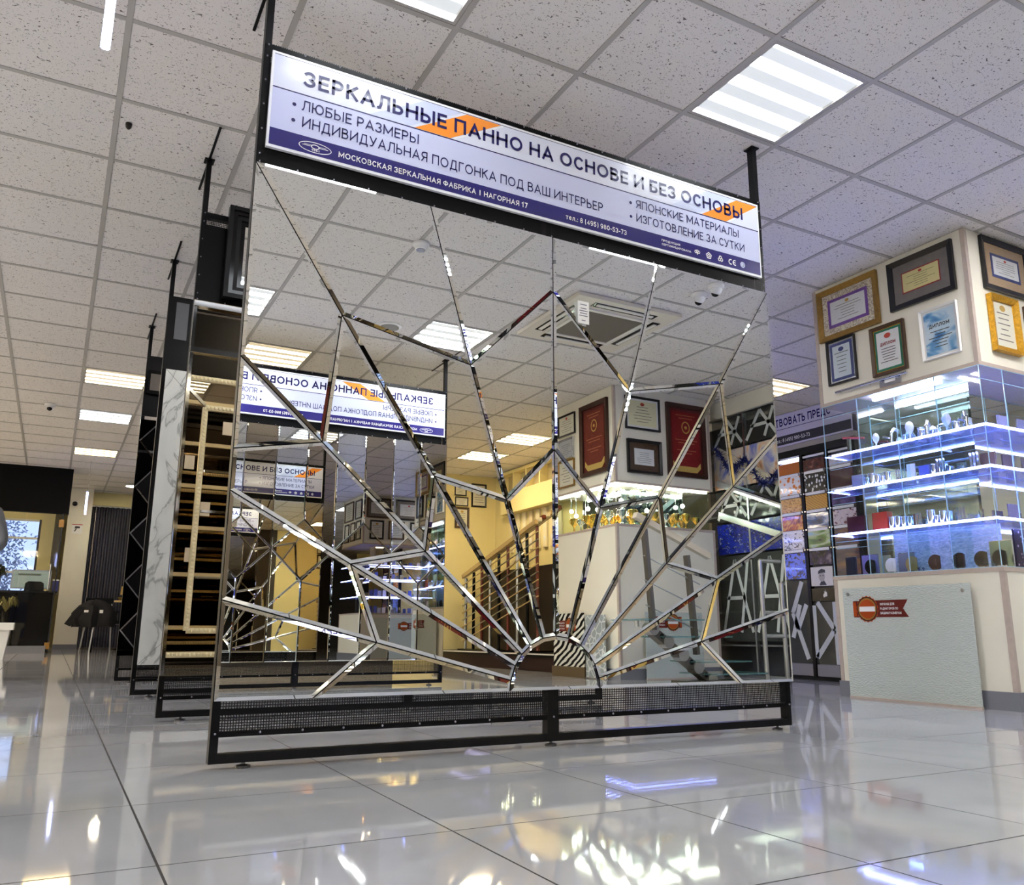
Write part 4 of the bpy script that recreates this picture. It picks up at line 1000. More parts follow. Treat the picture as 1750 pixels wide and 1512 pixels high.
for k, (x, z, w, h, fr) in enumerate(((4.98, 2.45, .46, .36, FBROWN), (5.55, 2.44, .50, .37, FBLACK), (4.95, 2.07, .26, .34, FBLACK), (5.32, 2.08, .30, .33, FBROWN), (5.72, 2.07, .27, .34, FBLACK))):
    picture(ordn[k]+' framed certificate on the front of the pillar behind the stands', 'S', TY0-.004, x, z, w, h, fr, .03, GREYMAT if k < 2 else None, .05, None, 0, PAPERW, seed=60+k, seal=REDS if k % 2 else GOLDS)
for k, (y, z, w, h) in enumerate(((6.75, 2.45, .34, .34), (7.3, 2.45, .5, .36), (6.72, 2.07, .24, .34), (7.05, 2.07, .24, .34), (7.4, 2.07, .24, .34))):
    picture(ordn[k]+' framed certificate on the side of the pillar behind the stands', 'W', TX0-.004, y, z, w, h, FBROWN if k % 2 else FBLACK, .025, None, 0, None, 0, PAPER, seed=70+k)
ice_panel('frosted glass panel with copper seal at the pillar behind the stands', 'S', TY0-.045, 5.45, 1.1, .70, .05)

# ================================================================ SAMPLE RACK BEHIND THE PILLAR (faces -x)
rk = thing('sample_rack', 'tall black rack of printed glass samples under a sign, between mirror and pillar', 'rack', (5.9, 5.22, 0), -PI/2)
# local x = -(world y - 5.22); columns of samples between black posts
cols = [(-.415, -.145), (-.115, .145), (.175, .44)]
for x in (-.445, -.13, .16, .455): B('post', BLACK, rk, x-.016, x+.016, -.02, .03, .0, 2.05)
B('top_bar', BLACK, rk, -.46, .47, -.022, .03, 1.985, 2.05); B('bottom_bar', BLACK, rk, -.46, .47, -.022, .03, .0, .03)
B('back_panel', mat('grey_rack_back', (128, 124, 128), .5), rk, -.46, .47, .031, .036, .0, 2.4)
pr_mats = [
 [ramp_mat('print_amber', 'wave', 9, [(.2, (196, 84, 30)), (.5, (232, 180, 70)), (.8, (150, 60, 26))], .2, (3, 1, 1), .5, 1., 2.), ramp_mat('print_orange_dots', 'voronoi', 22, [(.0, (208, 92, 30)), (.35, (230, 140, 60)), (.45, (236, 232, 226))], .2, (1, 1, 1), .5),
  ramp_mat('print_leopard', 'voronoi', 55, [(.0, (40, 24, 12)), (.22, (60, 34, 16)), (.3, (206, 150, 70)), (.8, (222, 172, 92))], .2, (1, 1, 1.2), .5), ramp_mat('print_poppy', 'noise', 16, [(.35, (120, 50, 14)), (.5, (206, 104, 22)), (.65, (238, 176, 60))], .2, (1, 1, 1), .5, 1.5),
  ramp_mat('print_flourish', 'noise', 26, [(.0, (232, 230, 226)), (.56, (232, 230, 226)), (.6, (30, 28, 34))], .2, (1, 1, 1), .5, 2., 2)],
 [ramp_mat('print_maroon', 'noise', 14, [(.3, (54, 18, 20)), (.6, (92, 34, 30)), (.75, (170, 110, 100))], .2, (1, 1, 1), .5, 1.), ramp_mat('print_black_white', 'voronoi', 34, [(.0, (228, 228, 228)), (.3, (228, 228, 228)), (.42, (22, 22, 24))], .2, (1, 1, .8), .5),
  ramp_mat('print_gold_wave', 'wave', 12, [(.2, (160, 108, 30)), (.55, (226, 176, 66)), (.9, (196, 140, 40))], .2, (1, 1, 1.4), .5, 5., 2., False, .8), ramp_mat('print_sea', 'noise', 9, [(.3, (20, 44, 70)), (.5, (40, 92, 150)), (.62, (190, 206, 216))], .2, (.5, 1, 1.4), .5, .8),
  ramp_mat('print_meadow', 'noise', 8, [(.3, (34, 60, 24)), (.48, (92, 140, 60)), (.58, (180, 200, 150)), (.7, (150, 196, 210))], .2, (.5, 1, 1.8), .5, .6)],
 [ramp_mat('print_grey', 'noise', 10, [(.4, (180, 176, 176)), (.6, (206, 202, 200))], .2), mat('print_plum', (70, 34, 48), .2, coat=.5), ramp_mat('print_violet', 'noise', 14, [(.3, (40, 34, 70)), (.6, (90, 70, 130))], .2),
  ramp_mat('print_reeds', 'noise', 20, [(.4, (214, 200, 206)), (.56, (200, 186, 196)), (.6, (110, 60, 74))], .2, (1, 1, 1), .5, 2.), ramp_mat('print_dusk', 'noise', 8, [(.3, (34, 32, 60)), (.5, (90, 70, 80)), (.65, (130, 90, 70))], .2, (.5, 1, 1.6), .5)]]
zrow = [(1.83, 1.93), (1.635, 1.80), (1.475, 1.60), (1.31, 1.44), (1.135, 1.285)]
for ci, (a, b) in enumerate(cols):
    for ri, (z0, z1) in enumerate(zrow):
        B('glass_sample', pr_mats[ci][ri], rk, a+.01, b-.01, -.016, -.010, z0, z1)
        B('sample_label', WHITE, rk, a+.012, b-.03, -.0165, -.0105, z0-.028, z0-.004)
        for x in (a, b): MB().tube((x, -.024, z0-.012), (x, -.008, z0-.012), .007, 8).build('clip', CHROME, rk)
    B('shelf_light', LEDW if ci == 0 else WHITE, rk, a+.01, b-.01, -.018, -.004, 1.95, 1.968)
FROST = mat('frosted_strip', (188, 192, 192), .5); CLEARP = mat('smoky_clear_panel', (70, 74, 70), .08, alpha=.5)
BLUEL = ramp_mat('print_blue_leaves', 'noise', 24, [(.0, (70, 96, 226)), (.5, (92, 120, 240)), (.56, (16, 16, 60))], .2, (1, 1, 1), .5, 1.5, 2)
def strips(parent, a, b, z0, z1, segs, w=.045):
    B('glass_panel', CLEARP, parent, a, b, -.012, -.008, z0, z1)
    for (u0, v0, u1, v1) in segs:
        p0 = (a+(b-a)*u0, -.0135, z0+(z1-z0)*v0); p1 = (a+(b-a)*u1, -.0135, z0+(z1-z0)*v1)
        MB().bar(p0, p1, .002, w, (0, 1, 0)).build('frosted_strip', FROST, parent) if False else MB().bar(p0, p1, w, .002, (0, 1, 0)).build('frosted_strip', FROST, parent)
a, b = cols[0]
strips(rk, a+.01, b-.01, .14, .86, [(.75, .98, .25, .6), (.25, .6, .85, .05), (.2, .3, .6, .7), (.9, .7, .45, .4)])
B('glass_sample', BLUEL, rk, a+.01, b-.01, -.016, -.010, .87, 1.1); B('skirt_panel', mat('grey_skirt_panel', (128, 126, 130), .4), rk, a+.01, b-.01, -.014, -.008, .035, .135)
a, b = cols[1]
strips(rk, a+.01, b-.01, .14, .66, [(.2, 1.0, .9, .55), (.9, .55, .05, .1), (.97, 1., .97, 0), (.03, .95, .03, .1)])
PT = B('portrait_sample', mat('portrait_grey', (206, 204, 200), .3), rk, a+.01, b-.01, -.016, -.010, .80, .965)
hx, hz = (a+b)/2, .88
flat([(hx+.034*math.cos(2*PI*k/18), hz+.044*math.sin(2*PI*k/18)) for k in range(18)], -.0164, mat('portrait_skin_grey', (160, 156, 152), .4), 'face_print', PT)
flat([(hx-.04, hz+.02), (hx-.034, hz+.05), (hx, hz+.068), (hx+.04, hz+.056), (hx+.04, hz+.03), (hx+.02, hz+.034), (hx-.02, hz+.03)], -.0166, PRINTK, 'hair_print', PT)
for s in (-1, 1): flat([(hx+s*.015-.007, hz+.004), (hx+s*.015+.007, hz+.004), (hx+s*.015+.007, hz+.010), (hx+s*.015-.007, hz+.010)], -.0167, PRINTK, 'brow_print', PT)
flat([(hx-.03, .805), (hx+.05, .805), (hx+.02, hz-.03), (hx-.01, hz-.035)], -.0163, PRINTK, 'neck_print', PT)
B('glass_sample', ramp_mat('print_night', 'noise', 12, [(.4, (14, 12, 22)), (.6, (50, 40, 80)), (.7, (120, 110, 130))], .2), rk, a+.01, b-.01, -.016, -.010, .985, 1.10)
B('glass_sample', ramp_mat('print_dancer', 'noise', 12, [(.5, (10, 10, 12)), (.62, (26, 26, 28)), (.68, (214, 212, 210))], .2), rk, a+.01, b-.01, -.016, -.010, .67, .78)
B('skirt_panel', MATS['grey_skirt_panel'], rk, a+.01, b-.01, -.014, -.008, .035, .135)
a, b = cols[2]; B('glass_sample', MATS['print_dusk'], rk, a+.01, b-.01, -.016, -.010, .14, 1.10)
SB2 = B('sign_board', mat('rack_sign_lilac', (182, 178, 200), .35), rk, -.46, .47, -.03, -.02, 2.10, 2.405)
flat([(-.455, 2.115), (.465, 2.115), (.465, 2.20), (-.455, 2.20)], -.0304, mat('rack_sign_black', (28, 26, 44), .3), 'dark_band', SB2)
flat([(-.455, 2.262), (.465, 2.262), (.465, 2.267), (-.455, 2.267)], -.0306, INK, 'divider_line', SB2)
text('lettering', 'СТВОВАТЬ ПРЕДС', .075, INK, SB2, -.445, 2.292, -.031, width=.70, bold=.012)
text('lettering', 'тел.: 8 (495) 980-53-73', .034, WINK, SB2, -.41, 2.14, -.031, width=.42)
B('gap_board', mat('rack_grey_board', (150, 144, 138), .5), rk, -.46, .47, -.018, .03, 2.05, 2.10)

# ================================================================ THINGS SEEN ONLY IN THE MIRROR
# patterned glass partition under the beam
pt = thing('glass_partition', 'glass partition with frosted strips and blue prints, mirrored at the right edge', 'partition', (6.1, -.62, 0), -PI/2)
BLUEG = ramp_mat('print_blue_branch', 'noise', 18, [(.0, (36, 62, 190)), (.5, (24, 40, 150)), (.57, (12, 14, 50)), (.7, (150, 170, 240))], .2, (1, 1, 1.4), .5, 1.5, 3)
for k in range(3):
    a = -.95+k*.48; b = a+.46
    B('post', STEEL, pt, a-.02, a, -.02, .02, 0, 2.67)
    for (z0, z1, kind) in ((2.32, 2.65, 's'), (1.90, 2.30, 'c'), (1.55, 1.88, 's'), (1.22, 1.53, 'b'), (.35, 1.20, 's')):
        if kind == 's': strips(pt, a, b, z0, z1, [(.05, .1, .5, .95), (.5, .95, .95, .1), (.2, .5, .8, .5), (.1, .95, .4, .1)], .035)
        elif kind == 'b': B('printed_pane', BLUEG, pt, a, b, -.012, -.008, z0, z1)
        else: B('printed_pane', ramp_mat('print_people', 'noise', 6, [(.35, (120, 130, 200)), (.5, (214, 206, 196)), (.62, (220, 170, 130)), (.72, (40, 36, 70))], .2, (1, 1, .6), .5, 1.), pt, a, b, -.012, -.008, z0, z1)
B('dark_store_back', mat('dark_store_grey', (70, 72, 80), .6), pt, -1.0, .9, .30, .32, 0, 2.67)
B('top_channel', STEEL, pt, -.97, .51, -.025, .025, 2.655, 2.67); B('bottom_channel', STEEL, pt, -.97, .51, -.025, .025, 0, .03)
for k in range(7): B('store_shelf', mat('store_shelf_grey', (120, 122, 124), .4), pt, -.95, .85, .03, .29, .3+.33*k, .315+.33*k)
# inclined hand rails in front of it
RAILW = mat('pale_wood_rail', (206, 196, 174), .3, coat=.4)
for (n, p0, p1, m) in (('upper', (6.0, -.94, 2.31), (6.0, .55, 1.46), RAILW), ('middle', (6.0, -.94, 1.95), (6.0, .55, 1.36), STEEL), ('lower', (6.0, -.94, 1.62), (6.0, .55, 1.10), STEEL)):
    t = thing('stair_handrail', n+' inclined handrail sample before the glass partition', 'handrail', p0, 0, 'inclined handrail samples')
    q = Vector(p1)-Vector(p0)
    MB().bar((0, 0, 0), q, .05, .06, (0, 0, 1)).build('rail', m, t)
    for f in (.08, .5, .92): MB().tube(q*f, q*f+Vector((.09, 0, 0)), .010, 8).build('bracket', STEEL, t)
gl = MB(); rnd = random.Random(4)
for k in range(900):
    u = k/900; c = Vector((5.9, -.86+1.3*u, 2.30-.62*u-.16*math.sin(u*3*PI)**2))
    d = Vector((rnd.uniform(-1, 1), rnd.uniform(-1, 1), rnd.uniform(-1, 1))).normalized()*.075; s = d.orthogonal().normalized()*.006
    gl.add([c-s, c+s, c+d], [(0, 1, 2)])
tag(gl.build('tinsel_garland', mat('dark_blue_tinsel', (26, 34, 96), .3, metal=.4), None, fix=False), 'dark blue tinsel garland hung on the upper inclined handrail', 'garland')
# modular sample staircase with glass treads
ms = thing('sample_staircase', 'modular metal staircase sample with green glass treads, mirrored low right', 'staircase', (4.6, -.02, 0))
GREYM = mat('grey_cast_metal', (112, 108, 100), .35, metal=.6)
for k in range(5):
    x, z = -.28+k*.15, .46-k*.105
    MB().bar((x, 0, z), (x+.16, 0, z-.11), .07, .085, (0, 1, 0)).build('stringer_module', GREYM, ms)
    MB().tube((x+.02, -.05, z), (x+.02, .05, z), .052, 16).build('module_disc', STEEL, ms, smooth=True)
    MB().tube((x+.10, -.043, z-.06), (x+.10, .043, z-.06), .022, 12).build('module_hole', BLACKG, ms, smooth=True)
for k, (x0, x1, z) in enumerate(((-.50, .16, .535), (-.20, .42, .40), (.10, .62, .20), (.2, .8, .10))):
    B('glass_tread', mat('green_tread_glass', (96, 150, 150), .05, alpha=.55, coat=.5), ms, x0, x1, -.22, .22, z-.012, z)
    MB().tube((x0+.1, 0, z-.06), (x0+.1, 0, z-.012), .018, 10).build('tread_support', STEEL, ms)
for x, z0, z1 in ((-.27, .45, 1.27), (.17, .25, 1.07)):
    MB().bar((x, .05, z0), (x-.06, .05, z1), .035, .05, (0, 1, 0)).build('baluster', GREYM, ms)
MB().bar((-.42, .05, 1.38), (.36, .05, 1.07), .05, .055, (0, 1, 0)).build('handrail', RAILW, ms)
for k in range(3): MB().tube((-.34, .05, 1.05-k*.2), (.24, .05, .83-k*.2), .006, 8).build('rod', STEEL, ms)
MB().bar((.05, 0, .02), (.62, 0, .02), .30, .04, (0, 0, 1)).build('foot_plate', GREYM, ms)
# stainless stepped railing sample
sr = thing('railing_sample', 'stainless stepped railing sample beside the glass partition', 'railing', (5.68, .12, 0))
for x, h in ((-.22, 1.05), (.02, .86), (.24, .86), (.24, .60)):
    MB().tube((x, 0, 0), (x, 0, h), .02, 12).build('post', STEEL, sr, smooth=True)
for (x0, x1, z) in ((-.22, .02, 1.05), (.02, .24, .86), (-.22, .24, .60), (-.22, .24, .40)): MB().tube((x0, 0, z), (x1, 0, z), .017, 12).build('rail', STEEL, sr, smooth=True)
for x in (-.22, .02, .24): MB().lathe([(.05, 0), (.05, .01)], 16, (x, 0, 0)).build('flange', STEEL, sr, smooth=True)

# railing and moulding display along the yellow wall
pf = thing('display_platform', 'low black display platform along the yellow wall', 'platform', (5.5, -4.0, 0))
B('deck', BLACK, pf, -.5, .53, -2.1, 1.85, .16, .2); B('kick_board', mat('dark_oxblood', (40, 16, 14), .5), pf, -.47, .53, -2.1, 1.85, 0, .16); B('edge_strip', WHITE, pf, -.503, -.5, -2.1, 1.85, .185, .2)
WOODS = [mat('rail_oak', (206, 176, 120), .3, coat=.4), mat('rail_ivory', (236, 226, 196), .3, coat=.4), mat('rail_mahogany', (110, 40, 24), .3, coat=.4), mat('rail_pale_ash', (226, 212, 176), .3, coat=.4)]
rd = thing('railing_display', 'stepped display of wooden handrails, posts and rods by the yellow wall', 'railing', (5.3, -4.4, .2))
for k in range(7):
    MB().bar((-.05+.06*k, -1.2, 1.04+.035*k), (-.05+.06*k, .95, 1.60+.035*k), .045, .055).build('handrail', WOODS[k % 4], rd)
for k in range(9):
    y = -1.2+k*.26; MB().tube((0, y, 0), (0, y, 1.02+.26*(y+1.2)), .022, 10).build('post', (STEEL, BLACKG, WOODS[2])[k % 3], rd, smooth=True)
for k in range(9): MB().tube((-.03, -1.25, .12+k*.1), (-.03, .95, .68+k*.1), .008, 8).build('rod', STEEL if k % 2 else WOODS[0], rd, smooth=True)
B('back_board', mat('dark_brown_board', (52, 40, 28), .5), rd, .30, .32, -1.3, 1.0, .02, 1.1)
B('base', BLACKG, rd, -.08, .4, -1.3, 1.0, 0, .02)
hr = thing('wall_handrail', 'short brass and black wall handrail rising on the yellow wall', 'handrail', (5.95, -5.9, 1.25), 0)
MB().bar((0, 0, 0), (0, .9, .34), .04, .05).build('rail', WOODS[3], hr); MB().tube((0, .35, .11), (.1, .35, .06), .012, 8).build('bracket', BLACKG, hr)
# hanging baluster curtain
for k in range(7):
    t = thing('baluster_sample', ordn[k]+' turned cream baluster from the rear corner, below the wall handrail', 'baluster', (5.75, -5.95+k*.13, .2), 0, 'turned balusters')
    MB().lathe([(.03, 0), (.03, .1), (.018, .14), (.035, .25), (.02, .5), (.016, .62), (.028, .68), (.02, .78), (.03, .80), (.03, .86)], 12).build('shaft', WOODS[1], t, smooth=True); B('block', WOODS[1], t, -.035, .035, -.035, .035, 0, .04)
# wall fittings above
ws = thing('wall_cabinet', 'yellow wall cabinet with open pigeonholes under the ceiling', 'cabinet', (6.05, -4.1, 2.2), -PI/2)
B('lower_panel', YELLOW_WALL, ws, -1.6, 1.6, -.14, 0, 0, .32)
B('top_board', YELLOW_WALL, ws, -1.6, 1.6, -.14, 0, .60, .65)
for k in range(9): B('divider', YELLOW_WALL, ws, -1.6+k*.396, -1.57+k*.396, -.14, 0, .32, .60)
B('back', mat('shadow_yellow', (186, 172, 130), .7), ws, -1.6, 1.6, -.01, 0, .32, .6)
for k in range(8):
    t = thing('moulding_sample', ordn[k]+' moulding sample strip from the rear under the wall cabinet', 'moulding', (6.045, -5.55+k*.2, 1.62), -PI/2, 'moulding sample strips')
    B('strip', WOODS[1 if k % 3 else 3], t, -.05, .05, -.025, 0, 0, .56); B('label', PAPERW, t, -.02, .02, -.028, -.025, .1, .16)
picture('black-framed certificate at the left of the yellow back wall, upper', 'N', RY0+.004, 5.43, 2.53, .20, .21, FBLACK, .016, None, 0, None, 0, PAPER, seed=21, seal=GOLDS)
picture('tall black-framed certificate on the right of the yellow back wall', 'N', RY0+.004, 5.75, 2.37, .26, .37, FBLACK, .025, None, 0, None, 0, PAPER, seed=22)
picture('black-framed certificate in the middle row of the yellow back wall', 'N', RY0+.004, 5.45, 2.37, .22, .14, FBLACK, .014, None, 0, None, 0, PAPER, seed=23)
picture('brown-framed certificate lowest on the yellow back wall', 'N', RY0+.004, 5.46, 2.02, .24, .33, FBROWN, .035, None, 0, None, 0, PAPER, seed=24, seal=GOLDS)

# ceiling fixtures
ac = thing('air_conditioner', 'square ceiling cassette air conditioner mirrored right of the seam', 'air conditioner', (3.62, .36, CEIL-.002))
B('panel', mat('ac_ivory', (226, 218, 202), .4), ac, -.475, .475, -.475, .475, -.03, 0)
mitred(.60, .60, .03, -.045, -.03).build('grille_frame', mat('ac_white', (236, 232, 222), .4), ac, loc=(0, .3, 0), rot=(PI/2, 0, 0))
B('grille', mat('ac_grille', (120, 112, 100), .6, bump=.5, bscale=300), ac, -.27, .27, -.27, .27, -.036, -.03)
for k in range(4):
    r = k*PI/2
    MB().box(-.29, .29, .335, .41, -.0325, -.03).build('outlet', BLACKG, ac, rot=(0, 0, r)); MB().box(-.26, .26, .365, .395, -.040, -.0325).build('louvre', MATS['ac_white'], ac, rot=(0, 0, r))
sd = thing('smoke_detector', 'round white smoke detector mirrored near the top of the mirror', 'smoke detector', (1.84, .98, CEIL))
MB().lathe([(.055, -.012), (.055, 0)], 24).build('base', WHITE, sd, smooth=True); MB().lathe([(.028, -.045), (.038, -.04), (.04, -.022), (.048, -.012)], 24).build('chamber', WHITE, sd, smooth=True); MB().lathe([(.03, -.0455), (.03, -.044)], 20).build('sensor_ring', FSILVER, sd)
def dome(label, x, y, z=CEIL, cat='camera'):
    t = thing('dome_camera', label, cat, (x, y, z), 0, 'ceiling dome cameras')
    MB().lathe([(.05, -.03), (.058, -.02), (.06, 0)], 20).build('base', WHITE, t, smooth=True); MB().ball((0, 0, -.032), .042, 16, 10).build('housing', WHITE, t, smooth=True); MB().ball((0, -.012, -.052), .03, 14, 8).build('lens_dome', BLACKG, t, smooth=True)
dome('white dome camera mirrored beside the right end of the sign, nearer the corner', 3.96, 1.38); dome('white dome camera mirrored beside the right end of the sign, second one', 3.96, 1.20)
dome('dark dome camera on the ceiling left of the stands', -.26, 10.5)
sp_ = thing('ceiling_speaker', 'flat round ceiling speaker mirrored above the reflected sign', 'speaker', (2.18, -.52, CEIL))
MB().lathe([(.085, -.008), (.10, 0)], 28).build('rim', WHITE, sp_, smooth=True); MB().lathe([(.078, -.012), (.078, -.0082)], 24).build('mesh', mat('speaker_mesh', (150, 148, 144), .6), sp_)
nb = thing('ceiling_sprinkler', 'tiny dark nozzle on the ceiling left of the stands', 'sprinkler', (.08, 4.17, CEIL)); MB().lathe([(.006, -.03), (.014, -.02), (.016, 0)], 10).build('nozzle', mat('dark_metal', (40, 36, 32), .4, metal=.6), nb)
def led_pendant(label, x, y, z0, z1):
    t = thing('led_pendant', label, 'pendant light', (x, y, z0), 0, 'hanging light tubes')
    MB().tube((0, 0, 0), (0, 0, z1-z0), .013, 12).build('tube', mat('blue_white_tube', (255, 255, 255), .3, emit=(176, 190, 255), es=6.), t, smooth=True)
    MB().tube((0, 0, z1-z0), (0, 0, CEIL-z0), .0025, 6).build('cord', FSILVER, t); MB().lathe([(.014, 0), (.014, .02)], 12, (0, 0, z1-z0)).build('cap', CHROME, t)
led_pendant('glowing blue-white tube hanging at the top left corner', -.037, 2.4, 2.05, 2.42)
led_pendant('small glowing blue-white tube hanging by the far column', .29, 14., 2.04, 2.38)

# ================================================================ FAR LEFT: OFFICE, CURTAIN, CHAIR, PERSON
YO = 15.0
of = thing('glass_facade', 'black header and glass door front of the far office', 'office front', (-1.5, YO, 0))
B('header', mat('matt_black_header', (4, 4, 5), .7, spec=.15), of, -2.6, 1.58, -.06, .06, 2.14, CEIL)
B('sill', SKIRT, of, -2.6, 1.48, -.03, .03, 0, .11)
B('glass_pane', GLASS, of, -2.6, 1.0, -.006, .006, .11, 2.14); B('door_leaf', GLASS, of, 1.02, 1.50, -.006, .006, .02, 2.13)
B('door_edge', mat('dark_door_edge', (30, 30, 30), .3), of, 1.50, 1.52, -.012, .012, .02, 2.14)
for s in (-1, 1): MB().tube((1.42, s*.05, .95), (1.42, s*.05, 1.35), .012, 10).build('door_handle', STEEL, of, smooth=True)
B('door_hinge', BRASS, of, 1.46, 1.53, -.02, .02, 1.93, 2.05); B('door_hinge', BRASS, of, 1.46, 1.53, -.02, .02, .06, .16)
cw = structure(B('wall_column', CREAM, None, .085, .46, 17., 17.35, 0, CEIL)); B('baseboard', SKIRT, cw, .08, .465, 16.99, 17., 0, .09); 
structure(B('wall_office_side', YELLOW_WALL, None, -.33, -.12, 18.4, 19.39, 0, CEIL))
structure(B('wall_lintel', YELLOW_WALL, None, .46, 4.2, 17.4, 17.6, 2.62, CEIL))
st = thing('camera_notice', 'white notice with a camera pictogram on the far column', 'sign', (.25, 16.998, 2.03)); B('plate', WHITE, st, -.085, .085, -.004, 0, 0, .17); B('red_edge', REDS, st, -.085, .085, -.005, -.004, .155, .17)
MB().prism([(-.04, .09), (.045, .1), (.045, .13), (-.03, .135)], -.006, -.004).build('pictogram', PRINTK, st); MB().prism([(-.045, .04), (-.025, .04), (.0, .09), (-.02, .09)], -.006, -.004).build('pictogram', PRINTK, st)
t = thing('wall_camera', 'small dark dome camera at the top of the far column', 'camera', (.17, 16.99, 2.56)); B('base', WHITE, t, -.05, .05, -.05, 0, .0, .05); MB().ball((0, -.05, 0), .045, 12, 8).build('lens_dome', BLACKG, t, smooth=True)
cu = thing('curtain', 'grey pleated curtain with bright vertical folds at the far end', 'curtain', (1.3, 17.5, 0))
CURT = mat('grey_satin_curtain', (126, 126, 138), .24, metal=.65)
n = 228; w = 1.75; vs = []; fs = []
for k in range(n+1):
    u = k/n; x = -.82+w*u; y = .05*math.sin(u*2*PI*19)
    vs += [(x, y, .02), (x, y, 2.6)]
for k in range(n): fs.append((2*k, 2*k+2, 2*k+3, 2*k+1))
MB().add(vs, fs).build('cloth', CURT, cu, smooth=True, fix=False); B('rail', WHITE, cu, -.84, .95, -.03, .03, 2.6, 2.62)
for x, z in ((1.02, 2.78),):
    t = thing('round_downlight', 'round warm downlight above the far curtain', 'ceiling light', (x, 16.2, CEIL)); MB().lathe([(.09, -.02), (.10, 0)], 20).build('rim', WHITE, t, smooth=True); MB().lathe([(.001, -.021), (.085, -.021)], 20).build('lamp', mat('warm_lamp', (255, 255, 255), .3, emit=(255, 240, 206), es=8.), t)
t = thing('spot_light', 'small white spotlight on the ceiling beside the dark stand', 'ceiling light', (1.12, 15.8, CEIL)); MB().tube((0, 0, -.16), (0, .02, -.04), .05, 14, .03).build('head', WHITE, t, smooth=True); MB().tube((0, .02, -.05), (0, .02, 0), .01, 8).build('arm', WHITE, t)

# reception counter with monitor and plants behind the glass
ct = thing('reception_counter', 'black reception counter behind the office glass', 'counter', (-1.1, 15.75, 0))
B('front', BLACKG, ct, -1.6, 1.12, -.25, .25, .0, .92); B('worktop', BLACK, ct, -1.63, 1.15, -.28, .28, .92, .95)
mo = thing('monitor', 'pale monitor seen from its lit side on the counter', 'monitor', (-.33, 15.75, .95)); B('screen', mat('lit_screen', (120, 128, 118), .4, emit=(176, 190, 176), es=.06), mo, -.27, .25, -.02, .02, .06, .32); B('bezel', FSILVER, mo, -.29, .27, -.015, .025, .04, .34); B('stand', STEEL, mo, -.06, .06, -.06, .06, 0, .06)
B('title_bar', mat('screen_grey', (120, 130, 120), .4), mo, -.20, .12, -.0215, -.02, .25, .28)
dv = thing('card_terminal', 'black rounded terminal standing before the monitor', 'terminal', (-.28, 15.58, .95)); MB().prism([(-.14, 0), (.14, 0), (.13, .12), (.09, .15), (-.09, .15), (-.13, .12)], -.05, .05).build('body', BLACK, dv); B('foot', BLACKG, dv, -.1, .1, -.06, .06, 0, .012)
bx = thing('blue_box', 'small dark blue box at the end of the counter', 'box', (.02, 15.62, .95)); B('body', mat('box_blue', (40, 40, 110), .4), bx, -.05, .04, -.05, .05, 0, .17); B('lid', WHITE, bx, -.053, .043, -.053, .053, .17, .19)
def leafy(name, label, loc, n, r, h, col, cat='plant', bend=.5):
    t = thing(name, label, cat, loc); rnd = random.Random(n)
    b = MB()
    for k in range(n):
        a = rnd.uniform(0, 2*PI); l = h*rnd.uniform(.6, 1.1); o = Vector((math.cos(a), math.sin(a), 0)); s = Vector((-o.y, o.x, 0))*.014
        q = [Vector((0, 0, 0)), o*r*.35+Vector((0, 0, l*.6)), o*r*.8+Vector((0, 0, l)), o*r*1.1+Vector((0, 0, l*bend))]
        for u, v, w0, w1 in ((0, 1, .6, 1), (1, 2, 1, .9), (2, 3, .9, .1)): b.add([q[u]-s*w0, q[u]+s*w0, q[v]+s*w1, q[v]-s*w1], [(0, 1, 2, 3)])
    b.build('leaves', mat('leaf_%d' % col[1], col, .5), t, fix=False); return t
pl = leafy('potted_plant', 'dark bushy plant on the reception counter', (-.86, 15.7, 1.05), 70, .2, .28, (60, 66, 34)); MB().lathe([(.06, 0), (.08, .11), (.075, .11), (.07, .08)], 16, (0, 0, -.1)).build('pot', WHITE, pl, smooth=True)
gr = leafy('dry_grass', 'dry yellowish grass tuft before the black counter', (-.62, 15.32, .62), 40, .16, .22, (150, 140, 80)); MB().lathe([(.05, -.62), (.06, 0)], 14).build('vase', BLACKG, gr, smooth=True)
po = thing('planter', 'white tapered planter cut by the left picture edge', 'planter', (-.60, 12.6, 0))
def frus(b, w0, w1, z0, z1): b.hexa([(-w0, -w0, z0), (w0, -w0, z0), (w0, w0, z0), (-w0, w0, z0)], [(-w1, -w1, z1), (w1, -w1, z1), (w1, w1, z1), (-w1, w1, z1)])
b = MB(); frus(b, .13, .17, 0, .37); b.build('body', WHITE, po); B('rim', WHITE, po, -.205, .205, -.205, .205, .36, .45); B('soil', mat('dark_soil', (42, 34, 28), .9), po, -.18, .18, -.18, .18, .44, .452)

# chair with a dark jacket
ch = thing('office_chair', 'grey metal framed chair under the dark jacket at the far end', 'chair', (.76, 15.4, 0), .3)
for sx in (-1, 1):
    MB().path([(sx*.24, -.2, 0), (sx*.2, -.18, .45), (sx*.2, .2, .45), (sx*.24, .24, 0)], .014, 8).build('leg', STEEL, ch, smooth=True)
    MB().path([(sx*.2, .2, .45), (sx*.2, .26, .85)], .014, 8).build('back_post', STEEL, ch, smooth=True)
    B('armrest', BLACK, ch, sx*.25-.025, sx*.25+.025, -.15, .2, .62, .65)
B('seat', BLACK, ch, -.23, .23, -.22, .22, .44, .49); MB().box(-.22, .22, .235, .275, .55, .86).build('backrest', BLACK, ch)
jk = thing('jacket', 'black jacket with white tags slung over the far chair', 'jacket', (.62, 15.25, 0))
prof = [(.28, .40), (.33, .5), (.30, .62), (.24, .72), (.12, .80), (.01, .82)]
jb = MB(); jb.lathe(prof, 22)
